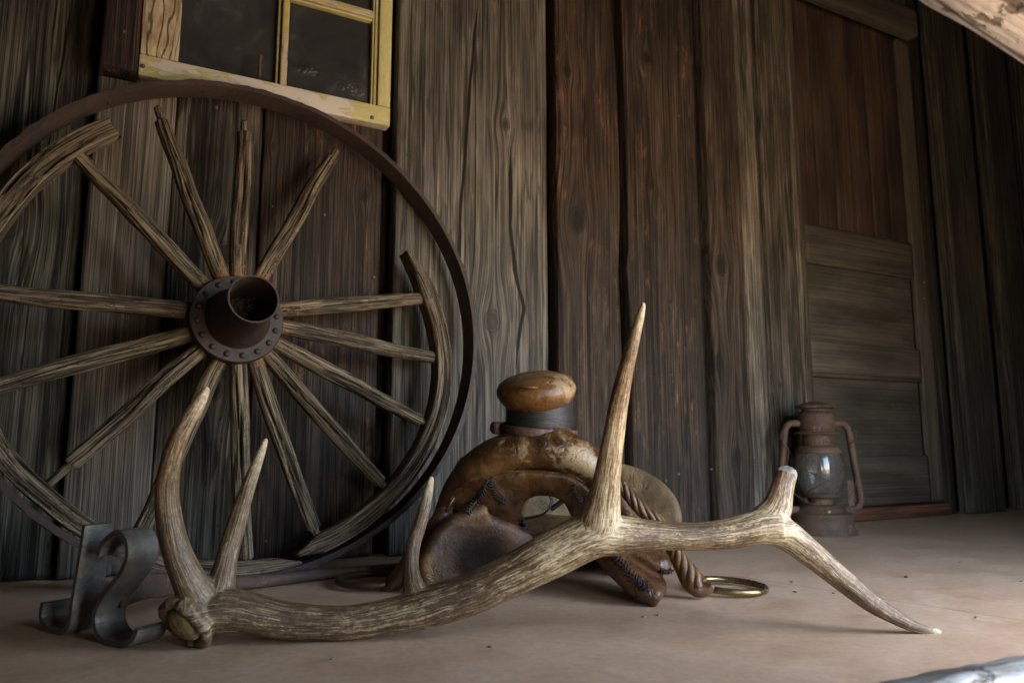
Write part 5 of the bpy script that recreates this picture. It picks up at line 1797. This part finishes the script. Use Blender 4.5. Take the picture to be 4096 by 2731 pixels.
# neck and rod
P = spline(np.array([onplane(*zz(930, 930), b0 + wB * .030, wB), at(590, 2345, 1.105), at(650, 2338, 1.150), at(730, 2330, 1.200), at(850, 2327, 1.285), at(960, 2328, 1.355), at(1045, 2325, 1.408), at(1170, 2314, 1.452), at(1300, 2301, 1.492), at(1440, 2286, 1.535), at(1565, 2272, 1.570), at(1680, 2258, 1.600)]), 90)
s = np.linspace(0, 1, 90)
ra = np.where(s < .22, .0150, np.interp(s, [.22, .40, .7, 1], [.0150, .0130, .0112, .0085]))
P[:, 2] = np.maximum(P[:, 2], ra + .001)
V, Fc, _ = tube(P, ra, 18, 1.0, rfun=lambda th, l, t: 1 + .05 * np.sin(3 * th + 30 * t))
fl = np.clip((.30 - np.repeat(s, 18)) / .18, 0, 1)
ctr = np.repeat(P, 18, 0)
off = V - ctr
sd_ = np.cross(np.repeat(np.gradient(P, axis=0), 18, 0), [0, 0, 1])
sd_ /= np.linalg.norm(sd_, axis=1)[:, None]
V = V + np.array([0, 0, 1.0]) * (off[:, 2] * .25 * fl)[:, None] - sd_ * ((off * sd_).sum(1) * .62 * fl)[:, None]
mesh('handle', V, Fc, M['rod'], iron)

# ------------------------------------------------------------------ logs near the lens
def log(name, p0, p1, r, label, sd, mt='bark'):
    n = 90
    ns = 56
    t = np.linspace(0, 1, n)
    P = p0 + np.outer(t, p1 - p0)
    L0 = np.linalg.norm(p1 - p0)
    P = P + .010 * np.stack([fbm(np.stack([t * 3 + sd, t * 0, t * 0 + k_], 1), sd + k_, 2) for k_ in range(3)], 1)
    th = np.linspace(0, 2 * math.pi, ns, endpoint=False)
    T, N, Bq = frames(P)
    V, lc = [], []
    for i in range(n):
        q = np.stack([np.cos(th) * 1.4 + sd, np.sin(th) * 1.4, np.full(ns, t[i] * L0 * 6)], 1)
        k_ = 1 + .12 * fbm(q, sd, 4) + .12 * fbm(q * 4, sd + 3, 3)
        rr_ = r * k_
        V.append(P[i] + (rr_ * np.cos(th))[:, None] * N[i] + (rr_ * np.sin(th))[:, None] * Bq[i])
        lc.append(np.stack([rr_ * np.cos(th) + sd, rr_ * np.sin(th), np.full(ns, t[i] * L0)], 1))
    V, lc = np.concatenate(V), np.concatenate(lc)
    Fc = [(q * ns + j, q * ns + (j + 1) % ns, (q + 1) * ns + (j + 1) % ns, (q + 1) * ns + j) for q in range(n - 1) for j in range(ns)]
    Fc += [tuple(range(ns - 1, -1, -1)), tuple((n - 1) * ns + j for j in range(ns))]
    o = mesh(name, V, Fc, M[mt], None, {'lc': lc}, origin=(p0 + p1) / 2)
    return tagm(o, label, 'log')


LZ1 = 0.62
r1 = .075
pxr = r1 * F / LZ1 + 62
nx_, ny_ = .533, -.846
a0, b0_ = (3560 + nx_ * pxr, -94 + ny_ * pxr), (4400 + nx_ * pxr, 436 + ny_ * pxr)
pa_, pb_ = at(*a0, LZ1), at(*b0_, LZ1 - .02)
dl = unit(pb_ - pa_)
t0_, t1_ = (2.30 - pa_[2]) / dl[2], (0.10 - pa_[2]) / dl[2]
log('porch_log', pa_ + dl * t0_, pa_ + dl * t1_, r1, 'pale peeled log brace slanting across the upper right corner', 3)
r2 = .056
pc_, pd_ = at(3520, 2800 + r2 * F / .50, .50), at(4130, 2625 + r2 * F / .56, .56)
dl = unit((pd_ - pc_) * [1, 1, 0])
mid = (pc_ + pd_) / 2
mid[2] = r2 * .98
log('bark_log', mid - dl * .16, mid + dl * .62, r2, 'white bark patched log lying on the floor at the lower right corner', 9, 'bark2')

# ------------------------------------------------------------------ crumbs on the floor
for i, (px, py, sz) in enumerate([(3165, 2325, .004), (3625, 2307, .007), (3333, 2371, .004), (3180, 2366, .005), (2576, 2465, .005), (2632, 2458, .005), (3840, 2247, .004), (3905, 2468, .005), (4085, 2323, .004), (1330, 2633, .004), (1960, 2585, .004), (3010, 2160 + 85, .003)]):
    c = onfloor(px, py, .001)
    rs = np.random.RandomState(i)
    V, Fc = sphere((0, 0, 0), 1.0, 6)
    V = V * (1 + .6 * fbm(V * 1.3 + i * 7, i, 2)[:, None])
    V = V * np.array([sz, sz * .45, sz * .28])
    a = rs.rand() * 3
    V = V @ np.array([[math.cos(a), math.sin(a), 0], [-math.sin(a), math.cos(a), 0], [0, 0, 1]])
    V[:, 2] -= V[:, 2].min()
    o = mesh('wood_chip', V + c - [0, 0, .001], Fc, M['chip'], None, origin=c - [0, 0, .001])
    tagm(o, 'tiny crumb of wood lying on the tan floor', 'wood chip', 'crumbs scattered over the floor')
